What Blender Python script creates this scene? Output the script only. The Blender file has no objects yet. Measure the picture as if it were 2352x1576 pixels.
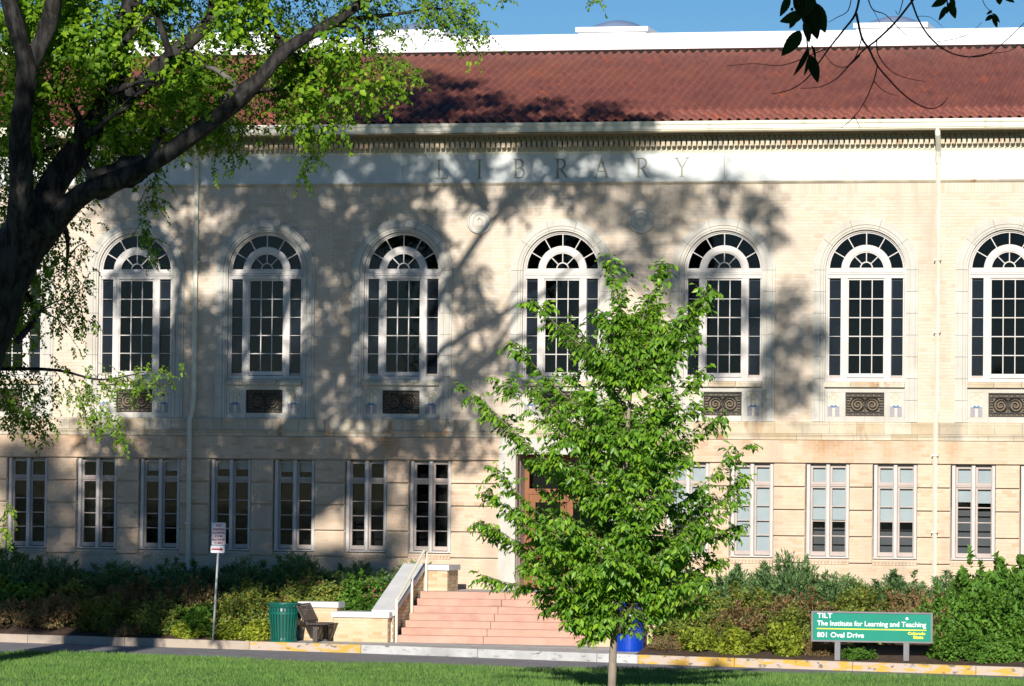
import bpy, bmesh, math, random
import numpy as np
from mathutils import Vector, Matrix
random.seed(7); RNG = np.random.default_rng(11)
S = bpy.context.scene
COL = S.collection
rad = math.radians

# ------------------------------------------------------------------ camera, light, exposure
cam_data = bpy.data.cameras.new('camera'); cam = bpy.data.objects.new('camera', cam_data); COL.objects.link(cam)
cam_data.sensor_width = 36; cam_data.lens = 150.0; cam_data.clip_start = .5; cam_data.clip_end = 3000
rows = [[0.97445663, -0.00184916, 0.22456815, 21.85375], [0.22434543, -0.03726186, -0.97379704, -100.0], [0.01016854, 0.99930382, -0.03589522, 3.36]]
cam.matrix_world = Matrix([rows[0], rows[1], rows[2], [0, 0, 0, 1]])
S.camera = cam
SUN = Vector((.13, -1, .37)).normalized()          # towards the sun
sd = bpy.data.lights.new('sun', 'SUN'); sd.energy = 5.0; sd.angle = rad(.53); sd.color = (1, .955, .88)
so = bpy.data.objects.new('sun', sd); COL.objects.link(so); so.location = (0, -60, 40)
so.rotation_euler = SUN.to_track_quat('Z', 'Y').to_euler()
W = bpy.data.worlds.new('World'); S.world = W; W.use_nodes = True
nt = W.node_tree; bg = nt.nodes['Background']
sky = nt.nodes.new('ShaderNodeTexSky'); sky.sky_type = 'NISHITA'; sky.sun_disc = False
sky.sun_elevation = rad(20.2); sky.sun_rotation = rad(172.6)
sky.altitude = 1500; sky.air_density = 1.0; sky.dust_density = 0.0; sky.ozone_density = 3.6
hs = nt.nodes.new('ShaderNodeHueSaturation'); hs.inputs['Saturation'].default_value = 1.28; hs.inputs['Hue'].default_value = .505; hs.inputs['Value'].default_value = 1.42; hs.inputs['Value'].default_value = 1.0
nt.links.new(sky.outputs[0], hs.inputs['Color']); nt.links.new(hs.outputs[0], bg.inputs[0]); bg.inputs[1].default_value = .062
S.view_settings.view_transform = 'Standard'; S.view_settings.look = 'None'; S.view_settings.gamma = 1
S.view_settings.exposure = 0.36
S.view_settings.use_curve_mapping = False

# ------------------------------------------------------------------ helpers
class MB:
    def __init__(s): s.v = []; s.f = []; s.t = []
    def add(s, vs, fs, tone=0.0):
        n = len(s.v); s.v += vs
        for f in fs: s.f.append(tuple(i + n for i in f)); s.t.append(tone)
    def box(s, x0, x1, y0, y1, z0, z1, tone=0.0, back=True):
        vs = [(x0,y0,z0),(x1,y0,z0),(x1,y1,z0),(x0,y1,z0),(x0,y0,z1),(x1,y0,z1),(x1,y1,z1),(x0,y1,z1)]
        fs = [(0,1,5,4),(1,2,6,5),(3,0,4,7),(4,5,6,7),(0,3,2,1)]
        if back: fs.append((2,3,7,6))
        s.add(vs, fs, tone); return s
    def sweep(s, prof, path, closed=False, tone=0.0):
        """prof: list of (a,b); path: list of functions (a,b)->xyz"""
        n = len(s.v); m = len(prof)
        for fn in path: s.v += [fn(a, b) for a, b in prof]
        for i in range(len(path) - 1):
            for j in range(m - 1):
                a = n + i*m + j; s.f.append((a, a+1, a+1+m, a+m)); s.t.append(tone)
        s.f.append(tuple(n + j for j in range(m))); s.t.append(tone)
        k = n + (len(path)-1)*m; s.f.append(tuple(k + j for j in reversed(range(m)))); s.t.append(tone)
    def tube(s, pts, radii, seg=8, tone=0.0, cap=True):
        pts = [Vector(p) for p in pts]; n0 = len(s.v)
        ref = Vector((0, 1, 0.01))
        for i, p in enumerate(pts):
            t = (pts[min(i+1, len(pts)-1)] - pts[max(i-1, 0)])
            t = t.normalized() if t.length > 1e-6 else Vector((0,0,1))
            a = t.cross(ref)
            if a.length < .05: a = t.cross(Vector((1, 0, 0)))
            a.normalize(); b = t.cross(a); r = radii[i] if hasattr(radii, '__len__') else radii
            for k in range(seg):
                an = 2*math.pi*k/seg; s.v.append(tuple(p + (a*math.cos(an) + b*math.sin(an))*r))
        for i in range(len(pts)-1):
            for k in range(seg):
                a0 = n0+i*seg+k; a1 = n0+i*seg+(k+1) % seg
                s.f.append((a0, a1, a1+seg, a0+seg)); s.t.append(tone)
        if cap:
            s.f.append(tuple(n0+k for k in range(seg))); s.t.append(tone)
            e = n0+(len(pts)-1)*seg; s.f.append(tuple(e+k for k in reversed(range(seg)))); s.t.append(tone)
        return s
    def lathe(s, prof, seg=24, tone=0.0, c=(0,0,0)):
        n0 = len(s.v)
        for r, z in prof:
            for k in range(seg):
                an = 2*math.pi*k/seg; s.v.append((c[0]+r*math.cos(an), c[1]+r*math.sin(an), c[2]+z))
        for i in range(len(prof)-1):
            for k in range(seg):
                a0 = n0+i*seg+k; a1 = n0+i*seg+(k+1) % seg
                s.f.append((a0, a1, a1+seg, a0+seg)); s.t.append(tone)
        return s
    def mesh(s, name, mat, smooth=False):
        me = bpy.data.meshes.new(name); me.from_pydata(s.v, [], s.f)
        at = me.attributes.new('tone', 'FLOAT', 'FACE'); at.data.foreach_set('value', s.t)
        if smooth: me.polygons.foreach_set('use_smooth', [True]*len(me.polygons))
        me.materials.append(mat); me.update(); return me
    def obj(s, name, mat, parent=None, smooth=False, loc=None):
        return link(name, s.mesh(name, mat, smooth), parent, loc)
def link(name, me, parent=None, loc=None):
    o = bpy.data.objects.new(name, me); COL.objects.link(o)
    if parent: o.parent = parent
    if loc: o.location = loc
    return o
def thing(name, label, cat, loc=(0,0,0), rz=0, group=None):
    o = bpy.data.objects.new(name, None); COL.objects.link(o); o.location = loc; o.rotation_euler = (0,0,rz)
    o.empty_display_size = .2
    o['label'] = label; o['category'] = cat
    if group: o['group'] = group
    return o
def tag(o, label, cat, group=None):
    o['label'] = label; o['category'] = cat
    if group: o['group'] = group
    return o
def struct(o): o['kind'] = 'structure'; return o
def stuff(o): o['kind'] = 'stuff'; return o
def copy_tree(o, parent=None):
    c = o.copy(); COL.objects.link(c)
    if parent is not None: c.parent = parent
    for ch in list(o.children): copy_tree(ch, c)
    return c
def curve_fill(name, splines, y0, y1, mat, parent=None):
    """flat filled outline (with holes) in the X-Z plane, given real thickness from y0 (front) to y1"""
    cu = bpy.data.curves.new('tmp', 'CURVE'); cu.dimensions = '2D'; cu.fill_mode = 'BOTH'
    cu.extrude = abs(y1-y0)/2
    for sp in splines:
        s = cu.splines.new('POLY'); s.points.add(len(sp)-1)
        for i, (x, z) in enumerate(sp): s.points[i].co = (x, z, 0, 1)
        s.use_cyclic_u = True
    ob = bpy.data.objects.new('tmp', cu); COL.objects.link(ob)
    dg = bpy.context.evaluated_depsgraph_get(); me = bpy.data.meshes.new_from_object(ob.evaluated_get(dg))
    bpy.data.objects.remove(ob); bpy.data.curves.remove(cu)
    me.transform(Matrix.Translation((0, (y0+y1)/2, 0)) @ Matrix.Rotation(rad(90), 4, 'X'))
    me.name = name; me.materials.clear(); me.materials.append(mat)
    return link(name, me, parent)
def text_mesh(name, body, size, mat, parent, x, y, z, bold=0.0, width=None, depth=.0015, align='LEFT'):
    cu = bpy.data.curves.new('tmp', 'FONT'); cu.body = body; cu.size = size; cu.offset = bold; cu.extrude = depth
    cu.align_x = align; cu.resolution_u = 3
    ob = bpy.data.objects.new('tmp', cu); COL.objects.link(ob)
    dg = bpy.context.evaluated_depsgraph_get(); me = bpy.data.meshes.new_from_object(ob.evaluated_get(dg))
    bpy.data.objects.remove(ob); bpy.data.curves.remove(cu)
    sx = 1
    if width:
        xs = [vv.co.x for vv in me.vertices]; sx = width/(max(xs)-min(xs))
    me.transform(Matrix.Translation((x, y, z)) @ Matrix.Rotation(rad(90), 4, 'X') @ Matrix.Diagonal((sx, 1, 1, 1)))
    me.name = name; me.materials.clear(); me.materials.append(mat)
    return link(name, me, parent)

# ------------------------------------------------------------------ materials
def mat(name, c1, c2=None, scale=3.0, rough=.8, bump=0.0, bscale=40, tone=None, spec=.3, metal=0.0, stretch=(1,1,1), detail=5,
        stain=None, trans=0.0, contrast=(.35,.65)):
    m = bpy.data.materials.new(name); m.use_nodes = True; t = m.node_tree; N = t.nodes; L = t.links
    b = N['Principled BSDF']; b.inputs['Roughness'].default_value = rough
    b.inputs['Specular IOR Level'].default_value = spec; b.inputs['Metallic'].default_value = metal
    geo = N.new('ShaderNodeNewGeometry')
    mp = N.new('ShaderNodeMapping'); mp.inputs['Scale'].default_value = stretch; L.new(geo.outputs['Position'], mp.inputs['Vector'])
    def rgb(c): return (c[0], c[1], c[2], 1)
    cur = None
    if c2 is not None:
        n = N.new('ShaderNodeTexNoise'); n.inputs['Scale'].default_value = scale; n.inputs['Detail'].default_value = detail
        n.inputs['Roughness'].default_value = .62; L.new(mp.outputs[0], n.inputs['Vector'])
        mr = N.new('ShaderNodeMapRange'); mr.inputs['From Min'].default_value = contrast[0]; mr.inputs['From Max'].default_value = contrast[1]
        L.new(n.outputs['Fac'], mr.inputs['Value'])
        mx = N.new('ShaderNodeMix'); mx.data_type = 'RGBA'; mx.inputs[6].default_value = rgb(c1); mx.inputs[7].default_value = rgb(c2)
        L.new(mr.outputs[0], mx.inputs[0]); cur = mx.outputs[2]
    else:
        r = N.new('ShaderNodeRGB'); r.outputs[0].default_value = rgb(c1); cur = r.outputs[0]
    if tone is not None:            # tone=(list of (pos,colour)) : individual colour of each piece
        at = N.new('ShaderNodeAttribute'); at.attribute_name = 'tone'
        oi = N.new('ShaderNodeObjectInfo'); ad = N.new('ShaderNodeMath'); ad.operation = 'ADD'
        L.new(at.outputs['Fac'], ad.inputs[0]); L.new(oi.outputs['Random'], ad.inputs[1])
        fr = N.new('ShaderNodeMath'); fr.operation = 'FRACT'; L.new(ad.outputs[0], fr.inputs[0])
        cr = N.new('ShaderNodeValToRGB'); cr.color_ramp.interpolation = 'LINEAR'
        for i, (p, c) in enumerate(tone):
            e = cr.color_ramp.elements[i] if i < 2 else cr.color_ramp.elements.new(p)
            e.position = p; e.color = rgb(c)
        L.new(fr.outputs[0], cr.inputs[0])
        mm = N.new('ShaderNodeMix'); mm.data_type = 'RGBA'; mm.blend_type = 'MULTIPLY'; mm.inputs[0].default_value = 1
        L.new(cur, mm.inputs[6]); L.new(cr.outputs[0], mm.inputs[7]); cur = mm.outputs[2]
    for st in (stain or []):             # (colour, scale, stretch, lo, hi, zmin, zmax)
        c, sc, stv, lo, hi, z0, z1 = st
        m2 = N.new('ShaderNodeMapping'); m2.inputs['Scale'].default_value = stv; L.new(geo.outputs['Position'], m2.inputs['Vector'])
        n2 = N.new('ShaderNodeTexNoise'); n2.inputs['Scale'].default_value = sc; n2.inputs['Detail'].default_value = 6; L.new(m2.outputs[0], n2.inputs['Vector'])
        r2 = N.new('ShaderNodeMapRange'); r2.inputs['From Min'].default_value = lo; r2.inputs['From Max'].default_value = hi; L.new(n2.outputs['Fac'], r2.inputs['Value'])
        fac = r2.outputs[0]
        if z0 is not None:
            sp = N.new('ShaderNodeSeparateXYZ'); L.new(geo.outputs['Position'], sp.inputs[0])
            zr = N.new('ShaderNodeMapRange'); zr.inputs['From Min'].default_value = z0; zr.inputs['From Max'].default_value = z1; L.new(sp.outputs[2], zr.inputs['Value'])
            mu = N.new('ShaderNodeMath'); mu.operation = 'MULTIPLY'; L.new(fac, mu.inputs[0]); L.new(zr.outputs[0], mu.inputs[1]); fac = mu.outputs[0]
        ms = N.new('ShaderNodeMix'); ms.data_type = 'RGBA'; ms.inputs[7].default_value = rgb(c); L.new(fac, ms.inputs[0]); L.new(cur, ms.inputs[6]); cur = ms.outputs[2]
    L.new(cur, b.inputs['Base Color'])
    if bump:
        nb = N.new('ShaderNodeTexNoise'); nb.inputs['Scale'].default_value = bscale; nb.inputs['Detail'].default_value = 4; L.new(mp.outputs[0], nb.inputs['Vector'])
        bp = N.new('ShaderNodeBump'); bp.inputs['Strength'].default_value = bump; bp.inputs['Distance'].default_value = .02
        L.new(nb.outputs['Fac'], bp.inputs['Height']); L.new(bp.outputs[0], b.inputs['Normal'])
    if trans:
        tr = N.new('ShaderNodeBsdfTranslucent'); L.new(cur, tr.inputs['Color'])
        mxs = N.new('ShaderNodeMixShader'); mxs.inputs[0].default_value = trans
        L.new(b.outputs[0], mxs.inputs[1]); L.new(tr.outputs[0], mxs.inputs[2]); L.new(mxs.outputs[0], N['Material Output'].inputs[0])
    return m
def glass_mat(name, tint=(.75,.78,.8), refl=.09):
    m = bpy.data.materials.new(name); m.use_nodes = True; t = m.node_tree; N = t.nodes; L = t.links
    N.remove(N['Principled BSDF'])
    tr = N.new('ShaderNodeBsdfTransparent'); tr.inputs[0].default_value = (*tint, 1)
    gl = N.new('ShaderNodeBsdfGlossy'); gl.inputs['Roughness'].default_value = .02; gl.inputs[0].default_value = (1,1,1,1)
    geo = N.new('ShaderNodeNewGeometry'); n = N.new('ShaderNodeTexNoise'); n.inputs['Scale'].default_value = .9; L.new(geo.outputs['Position'], n.inputs['Vector'])
    bp = N.new('ShaderNodeBump'); bp.inputs['Strength'].default_value = .12; bp.inputs['Distance'].default_value = .02; L.new(n.outputs['Fac'], bp.inputs['Height']); L.new(bp.outputs[0], gl.inputs['Normal'])
    mx = N.new('ShaderNodeMixShader'); mx.inputs[0].default_value = refl
    L.new(tr.outputs[0], mx.inputs[1]); L.new(gl.outputs[0], mx.inputs[2]); L.new(mx.outputs[0], N['Material Output'].inputs[0])
    return m
ORST = ((.40,.22,.10), 1.0, (1.3,1.3,.35), .50, .72, 3.9, 4.75)
GREYST = ((.40,.33,.25), 1.0, (1.6,1.6,.25), .52, .80, None, None)
M_brick = mat('cream_brick', (.655,.505,.375), (.59,.44,.315), 1.2, .85, .15, 60, tone=[(0,(.94,.92,.90)),(1,(.84,.77,.70)),(.25,(1,1,1)),(.6,(1,.97,.94)),(.85,(1.0,.93,.86))], stain=[ORST, GREYST])
M_brick_up = mat('pale_brick', (.63,.545,.45), (.56,.475,.385), .9, .85, .15, 60, tone=[(0,(.95,.94,.93)),(1,(.88,.83,.78)),(.25,(1,1,1)),(.6,(1,.98,.95)),(.85,(1.0,.95,.88))], stain=[GREYST])
M_brick_low = mat('yellow_brick', (.62,.485,.33), (.56,.43,.28), 1.5, .85, .15, 60, tone=[(0,(.92,.9,.86)),(1,(.82,.72,.6)),(.3,(1,1,1)),(.7,(1,.94,.85))])
M_mortar = mat('mortar', (.58,.475,.375), (.52,.42,.33), 2, .95)
M_stone = mat('pale_terracotta', (.55,.525,.47), (.47,.44,.38), 1.4, .6, .08, 30, tone=[(0,(.93,.93,.93)),(1,(.97,.94,.9)),(.4,(1,1,1)),(.7,(.98,.97,.95))], stain=[((.38,.33,.26), 1.2, (1.5,1.5,.4), .58, .8, None, None)])
M_belt = mat('belt_terracotta', (.60,.54,.44), (.50,.42,.31), 2, .7, .08, 30, tone=[(0,(.88,.86,.82)),(1,(.86,.78,.66)),(.3,(1,1,.99)),(.6,(1,.96,.9))], stain=[((.36,.20,.09), 1.5, (2,2,.5), .60, .72, None, None), ((.3,.27,.22), 1.0, (1.5,1.5,.5), .52, .8, None, None)])
M_frieze = mat('frieze_stone', (.61,.63,.62), (.55,.57,.55), .8, .5, .03, 30, stain=[((.45,.42,.34), 1.0, (1.2,1.2,.5), .62, .85, None, None)])
M_carve = mat('carved_recess_shade', (.36,.34,.27), (.28,.26,.2), 12, .8)  # darker aged beige standing in for shadow inside the cut letters
M_white = mat('painted_timber', (.60,.56,.52), (.53,.49,.455), 3, .55, .03, 30)
M_sash = mat('tan_sash', (.46,.38,.34), (.40,.33,.29), 3, .5)
M_cream = mat('cream_metal', (.74,.71,.60), (.68,.64,.50), 2, .45, tone=None, stain=[((.40,.33,.20), 1.0, (3,3,.25), .60, .8, None, None)])
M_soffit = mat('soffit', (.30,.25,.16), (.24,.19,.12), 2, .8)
M_white_roof = mat('white_membrane', (.86,.87,.88), (.80,.81,.83), 1.0, .55)
M_tile = mat('clay_tile', (.25,.088,.062), (.19,.066,.052), 1.1, .75, .1, 50, tone=[(0,(.92,.90,.92)),(1,(1.06,1.03,1)),(.25,(.98,.97,1)),(.6,(1.02,1,1)),(.85,(1.04,1.06,1.06))], stain=[((.33,.125,.07), .35, (1,1,1), .50, .72, 13.6, 14.7), ((.32,.09,.05), 1.5, (1,1,1), .60, .70, None, None), ((.14,.05,.045), 1.8, (1,1,1), .6, .8, None, None)])
M_dark = mat('interior_dark', (.012,.012,.014), None, rough=.9)
M_screen = mat('window_screen', (.17,.175,.195), (.13,.135,.15), 3, .9)
M_blind = mat('roller_blind', (.58,.62,.64), (.53,.57,.60), 2, .9)
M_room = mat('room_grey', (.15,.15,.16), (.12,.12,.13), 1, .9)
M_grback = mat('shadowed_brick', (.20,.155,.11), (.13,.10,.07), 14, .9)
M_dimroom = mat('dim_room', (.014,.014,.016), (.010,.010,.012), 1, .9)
M_glass = glass_mat('window_glass', (.50,.53,.57), .02)
M_glass2 = glass_mat('clear_glass', (.86,.88,.88), .012)
M_iron = mat('cast_iron', (.022,.022,.020), (.035,.033,.03), 10, .5)
M_pink = mat('pink_concrete', (.58,.345,.265), (.52,.295,.22), 1.6, .85, .1, 40, stain=[((.40,.24,.19), 2.5, (1,1,1), .50, .8, None, None), ((.30,.17,.14), 1.2, (.6,1,4), .60, .8, None, None)])
M_conc = mat('grey_concrete', (.47,.44,.41), (.39,.365,.335), 1.5, .9, .15, 50, stain=[((.22,.2,.18), 3, (1,1,1), .6, .75, None, None)])
M_cap = mat('cap_stone', (.62,.61,.59), (.54,.53,.52), 2, .7, .05, 30)
M_kerb_grey = mat('kerb_concrete', (.50,.49,.48), (.33,.32,.31), 1.2, .9, .2, 40, stain=[((.16,.15,.14), 5, (1,1,3), .6, .7, None, None)])
M_kerb_buff = mat('kerb_buff', (.44,.36,.29), (.36,.29,.23), 1.4, .9, .2, 40)
M_yellow = mat('worn_yellow_paint', (.56,.34,.055), (.50,.30,.06), 2.5, .7, .2, 40, stain=[((.46,.37,.30), 2.6, (1,1,3.5), .45, .53, None, None), ((.17,.14,.11), 5, (1,1,2), .60, .66, None, None)])
M_asphalt = mat('asphalt', (.25,.238,.245), (.19,.18,.185), 2, .9, .3, 120)
M_soil = mat('mulch', (.11,.07,.045), (.055,.035,.022), 6, .95, .6, 30)
M_grass_base = mat('turf_base', (.09,.17,.045), (.12,.20,.055), .8, .9, .4, 60)
M_grass = mat('grass_blade', (.19,.315,.085), (.105,.225,.05), .7, .8, tone=[(0,(.6,.75,.6)),(1,(1.6,1.35,1.0)),(.4,(1,1,1)),(.8,(1.15,1.1,1))], trans=.3, spec=.15)
def leafmat(name, c1, c2, tr=.35, spec=.25, rough=.5, tone=None):
    return mat(name, c1, c2, .8, rough, tone=tone or [(0,(.55,.6,.5)),(1,(1.45,1.35,1.1)),(.35,(.95,.95,.9)),(.7,(1.15,1.1,1))], trans=tr, spec=spec)
M_elm = leafmat('elm_leaf', (.23,.41,.022), (.12,.25,.018), .42, tone=[(0,(.35,.45,.4)),(1,(1.7,1.4,1.1)),(.3,(.75,.8,.8)),(.6,(1.05,1,1)),(.85,(1.35,1.2,1))])
M_young = leafmat('young_tree_leaf', (.19,.38,.030), (.13,.29,.022), .38, .5, .40, tone=[(0,(.4,.5,.5)),(1,(2.0,1.5,1.3)),(.3,(.8,.9,.8)),(.6,(1.1,1.05,1)),(.85,(1.45,1.25,1.0))])
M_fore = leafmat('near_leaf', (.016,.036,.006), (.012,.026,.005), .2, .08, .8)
M_juniper = leafmat('juniper', (.17,.29,.12), (.12,.22,.09), .25)
M_olive = leafmat('olive_shrub', (.26,.36,.08), (.18,.26,.06), .35, tone=[(0,(.5,.62,.5)),(1,(1.5,1.1,.75)),(.4,(1,1,1)),(.75,(1.25,.85,.6))])
M_brown = leafmat('brown_shrub', (.34,.24,.13), (.24,.16,.085), .3, tone=[(0,(.45,.7,.5)),(1,(1.4,1.25,1.0)),(.3,(.75,1.15,.7)),(.5,(1,1,1)),(.8,(1.2,.9,.8))])
M_lime = leafmat('lime_foliage', (.36,.42,.05), (.22,.29,.035), .4)
M_green = leafmat('green_shrub', (.15,.31,.045), (.09,.21,.03), .35)
M_pinkf = mat('pink_petal', (.50,.16,.20), (.42,.12,.17), 5, .6, trans=.3)
M_bark = mat('elm_bark', (.040,.036,.033), (.008,.007,.007), 7, .95, 1.0, 16, stretch=(1,1,.3), contrast=(.42,.58), stain=[((.20,.18,.165), 1.2, (1,1,.4), .60, .75, None, None)])
M_bark2 = mat('young_bark', (.30,.24,.19), (.20,.16,.12), 8, .85, .3, 30, stretch=(1,1,.4))
M_twig = mat('twig_bark', (.16,.12,.09), (.11,.08,.06), 6, .9)
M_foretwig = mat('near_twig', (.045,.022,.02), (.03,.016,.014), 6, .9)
M_green_paint = mat('green_powder_coat', (.006,.115,.085), (.005,.10,.075), 5, .32, spec=.5)
M_blue_paint = mat('blue_powder_coat', (.004,.05,.42), (.004,.045,.36), 5, .3, spec=.5)
M_bench = mat('bench_slat', (.085,.065,.06), (.06,.045,.04), 8, .6)
M_galv = mat('galvanised_steel', (.42,.45,.46), (.34,.37,.38), 6, .45, metal=.4)
M_signwhite = mat('sign_white', (.70,.68,.72), None, rough=.5)
M_signred = mat('sign_red', (.35,.02,.04), None, rough=.5)
M_signgreen = mat('sign_green', (.002,.23,.155), (.002,.21,.14), 2, .4)
M_signgrey = mat('sign_grey', (.20,.19,.20), (.17,.16,.17), 5, .5)
M_lett = mat('sign_lettering', (.80,.85,.80), None, rough=.5)
M_yell = mat('sign_yellow', (.75,.72,.05), None, rough=.5)
M_wood = mat('door_wood', (.26,.10,.04), (.20,.075,.03), 2, .5, stretch=(6,6,1))
M_mosaic = mat('mosaic_ground', (.66,.60,.48), (.56,.50,.40), 20, .7)
M_mosblue = mat('mosaic_blue', (.12,.22,.38), (.08,.15,.28), 20, .7)
M_mosgrey = mat('mosaic_grey', (.36,.33,.34), (.28,.25,.27), 25, .7)
M_mosgold = mat('mosaic_tan', (.50,.42,.30), (.42,.34,.22), 25, .7)
M_mirrorsky = None

# ------------------------------------------------------------------ ground
def lerp_path(P, x):
    for a, b in zip(P, P[1:]):
        if x <= b[0] or b is P[-1]:
            t = (x-a[0])/(b[0]-a[0]); return [a[i]+(b[i]-a[i])*t for i in range(1, len(a))]
KERB = [(-60,1.0,.25),(-16,-4.85,.05),(-12.12,-5.5,.03),(-3.3,-7.0,-.01),(4.7,-8.2,-.10),(12.14,-9.3,-.155),(30,-12,-.28),(80,-20,-.6)]
def kerb(x): return lerp_path(KERB, x)
LAWN = [(-7.75,-16.2),(-4.3,-17.0),(.1,-19.0),(3.5,-19.2),(6.9,-19.25),(13.3,-20.1),(30,-22.5),(80,-30)]
def ground_sheet(name, xs, fn, m, n=8):
    mb = MB()
    g = [[fn(x, j/n) for j in range(n+1)] for x in xs]
    for i in range(len(xs)-1):
        for j in range(n): mb.add([g[i][j], g[i+1][j], g[i+1][j+1], g[i][j+1]], [(0,1,2,3)])
    return struct(mb.obj(name, m, smooth=True))
xs = [-60,-40,-25,-20] + [-16+i*.5 for i in range(65)] + [20,30,50,80]
# far ground reaching the horizon
mb = MB(); mb.box(-1500,1500,-1500,1500,-1.4,-.75); struct(mb.obj('ground', M_grass_base))
def roadz(x, y):
    kz = kerb(x)[1]-.19; return kz + (-.20-kz)*min(1, max(0, (kerb(x)[0]-y)/10))
ground_sheet('road', xs, lambda x, t: (x, kerb(x)[0] - t*40, roadz(x, kerb(x)[0]-t*40)), M_asphalt, 16)
def bedz(x, y):
    ky, kz = kerb(x); t = min(1, max(0, (y-ky)/(-.2-ky)))
    b = kz-.02 + (1.12-kz)*(t**1.15)
    return b + .04*math.sin(x*1.7+y)*math.sin(y*2.1)*t
def bedf(x, t):
    ky, kz = kerb(x); y = ky+.16 + t*(.05-ky-.16); return (x, y, bedz(x, y))
ground_sheet('planting_bed', [x for x in xs if x <= -5.4]+[-5.3], bedf, M_soil, 14)
ground_sheet('planting_bed', [3.45]+[x for x in xs if x >= 3.5], bedf, M_soil, 14)
ground_sheet('planting_bed', [-5.3,-4.8,-4.2,-3.6,-3.06], lambda x, t: (x, -4.9+t*4.95, .25+t*.87), M_soil, 6)
# pavement: slabs with joints
def pave_z(x, y): ky, kz = kerb(x); t = (y-ky)/(-5.3-ky) if ky != -5.3 else 0; return kz + (0.0-kz)*min(1, max(0, t))
pv = bpy.data.objects.new('pavement', None)
mb = MB(); xp = [-5.45+i*1.27 for i in range(8)]
for a, b in zip(xp, xp[1:]):
    a2, b2 = a+.006, b-.006
    for (t0, t1) in ((0, .49), (.51, 1)):
        def pt(x, t): ky = kerb(x)[0]+.15; y = ky+t*(-5.0-ky); return (x, y, pave_z(x, y))
        q = [pt(a2,t0), pt(b2,t0), pt(b2,t1), pt(a2,t1)]
        q2 = [(x, y, z-.12) for x, y, z in q]
        mb = MB(); mb.add(q+q2, [(0,1,2,3),(4,7,6,5),(0,4,5,1),(1,5,6,2),(2,6,7,3),(3,7,4,0)])
        if (a, t0) == (xp[0], 0): pv = struct(mb.obj('pavement', M_conc))
        else: mb.obj('slab', M_conc, pv)
mb = MB(); mb.box(-5.5,3.6,-5.2,-4.4,-.3,-.004); mb.obj('slab', M_conc, pv)
# kerb stones
KX = [-60,-40,-30,-24,-20,-16.4,-13.9,-11.4,-8.9,-5.75,-3.0,-.2,2.6,3.55,5.75,8.4,11.1,13.8,17,22,30,45]
kt = struct(MB().box(-60,-59.9,1,1.1,-.3,.2).obj('kerb', M_kerb_buff))
for i, (a, b) in enumerate(zip(KX, KX[1:])):
    mm = M_kerb_buff if b <= -5.5 else M_yellow if b <= -3.0 else M_kerb_grey if b <= 2.61 else M_kerb_grey if b < 3.6 else M_yellow
    if i == 12: mm = M_kerb_grey
    a += .006; b -= .006; (ya, za), (yb, zb) = kerb(a), kerb(b)
    mb = MB(); mb.add([(a,ya-.01,za-.2),(b,yb-.01,zb-.2),(b,yb+.015,zb),(a,ya+.015,za),(a,ya+.17,za+.004),(b,yb+.17,zb+.004),(a,ya+.17,za-.3),(b,yb+.17,zb-.3),(a,ya-.01,za-.3),(b,yb-.01,zb-.3)],
                       [(0,1,2,3),(3,2,5,4),(4,5,7,6),(0,3,4,6,8),(1,9,7,5,2),(8,9,1,0)])
    ko = mb.obj('kerb_stone', mm, kt)
    if mm is M_yellow: ko['label'] = 'worn yellow painted kerb stone'
# lawn
def lawn_z(y): 
    t = min(1, max(0, (-45-y)/50)); t = t*t*(3-2*t); return .05 + 1.65*t
def lawn_edge(x):
    if x < -7.75: return -16.2 - (-7.75-x)*2.6
    return lerp_path(LAWN, x)[0]
mb = MB(); lx = [-70,-50,-35,-25,-20,-16,-13,-11,-10,-9,-8.4,-7.9,-7.75,-7,-6]+[-5+i*1.0 for i in range(24)]+[22,30,45,80]
n = 26; g = []
for x in lx:
    e = lawn_edge(x); col = [(x, e+.05, -.35), (x, e, .02)]
    for j in range(1, n+1):
        y = e + (-135-e)*(j/n)**1.5; col.append((x, y, lawn_z(y)))
    g.append(col)
for i in range(len(lx)-1):
    for j in range(n+1): mb.add([g[i+1][j], g[i][j], g[i][j+1], g[i+1][j+1]], [(0,1,2,3)])
lawn = struct(mb.obj('lawn', M_grass_base, smooth=True))
mb = MB()
for a, b in zip(lx[12:], lx[13:]):
    ea, eb = lawn_edge(a), lawn_edge(b)
    mb.add([(a,ea+.06,-.3),(b,eb+.06,-.3),(b,eb+.17,-.3),(a,ea+.17,-.3),(a,ea+.06,.03),(b,eb+.06,.03),(b,eb+.17,.03),(a,ea+.17,.03)], [(4,5,6,7),(2,3,7,6),(0,1,5,4)])
struct(mb.obj('lawn_kerb', M_kerb_buff))
# grass blades in the strip the lawn shows
N = 150000
gx = RNG.uniform(-12, 18, N); gy = -15.5 - RNG.uniform(0, 1, N)**1.1*17
edge = np.interp(gx, [p[0] for p in LAWN], [p[1] for p in LAWN]); edge = np.where(gx < -7.75, -16.2-(-7.75-gx)*2.6, edge)
k = gy < edge+.05; gx, gy = gx[k], gy[k]; N = len(gx)
gz = np.full(N, .045); h = RNG.uniform(.04, .085, N)*(1+.3*np.sin(gx*1.3)*np.sin(gy*.9)); an = RNG.uniform(0, 6.28, N); ln = RNG.normal(0, .03, (2, N))
w = RNG.uniform(.006, .012, N)
V = np.empty((N, 3, 3)); V[:,0] = np.stack([gx-np.cos(an)*w, gy-np.sin(an)*w, gz], 1); V[:,1] = np.stack([gx+np.cos(an)*w, gy+np.sin(an)*w, gz], 1)
V[:,2] = np.stack([gx+ln[0], gy+ln[1], gz+h], 1)
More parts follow.
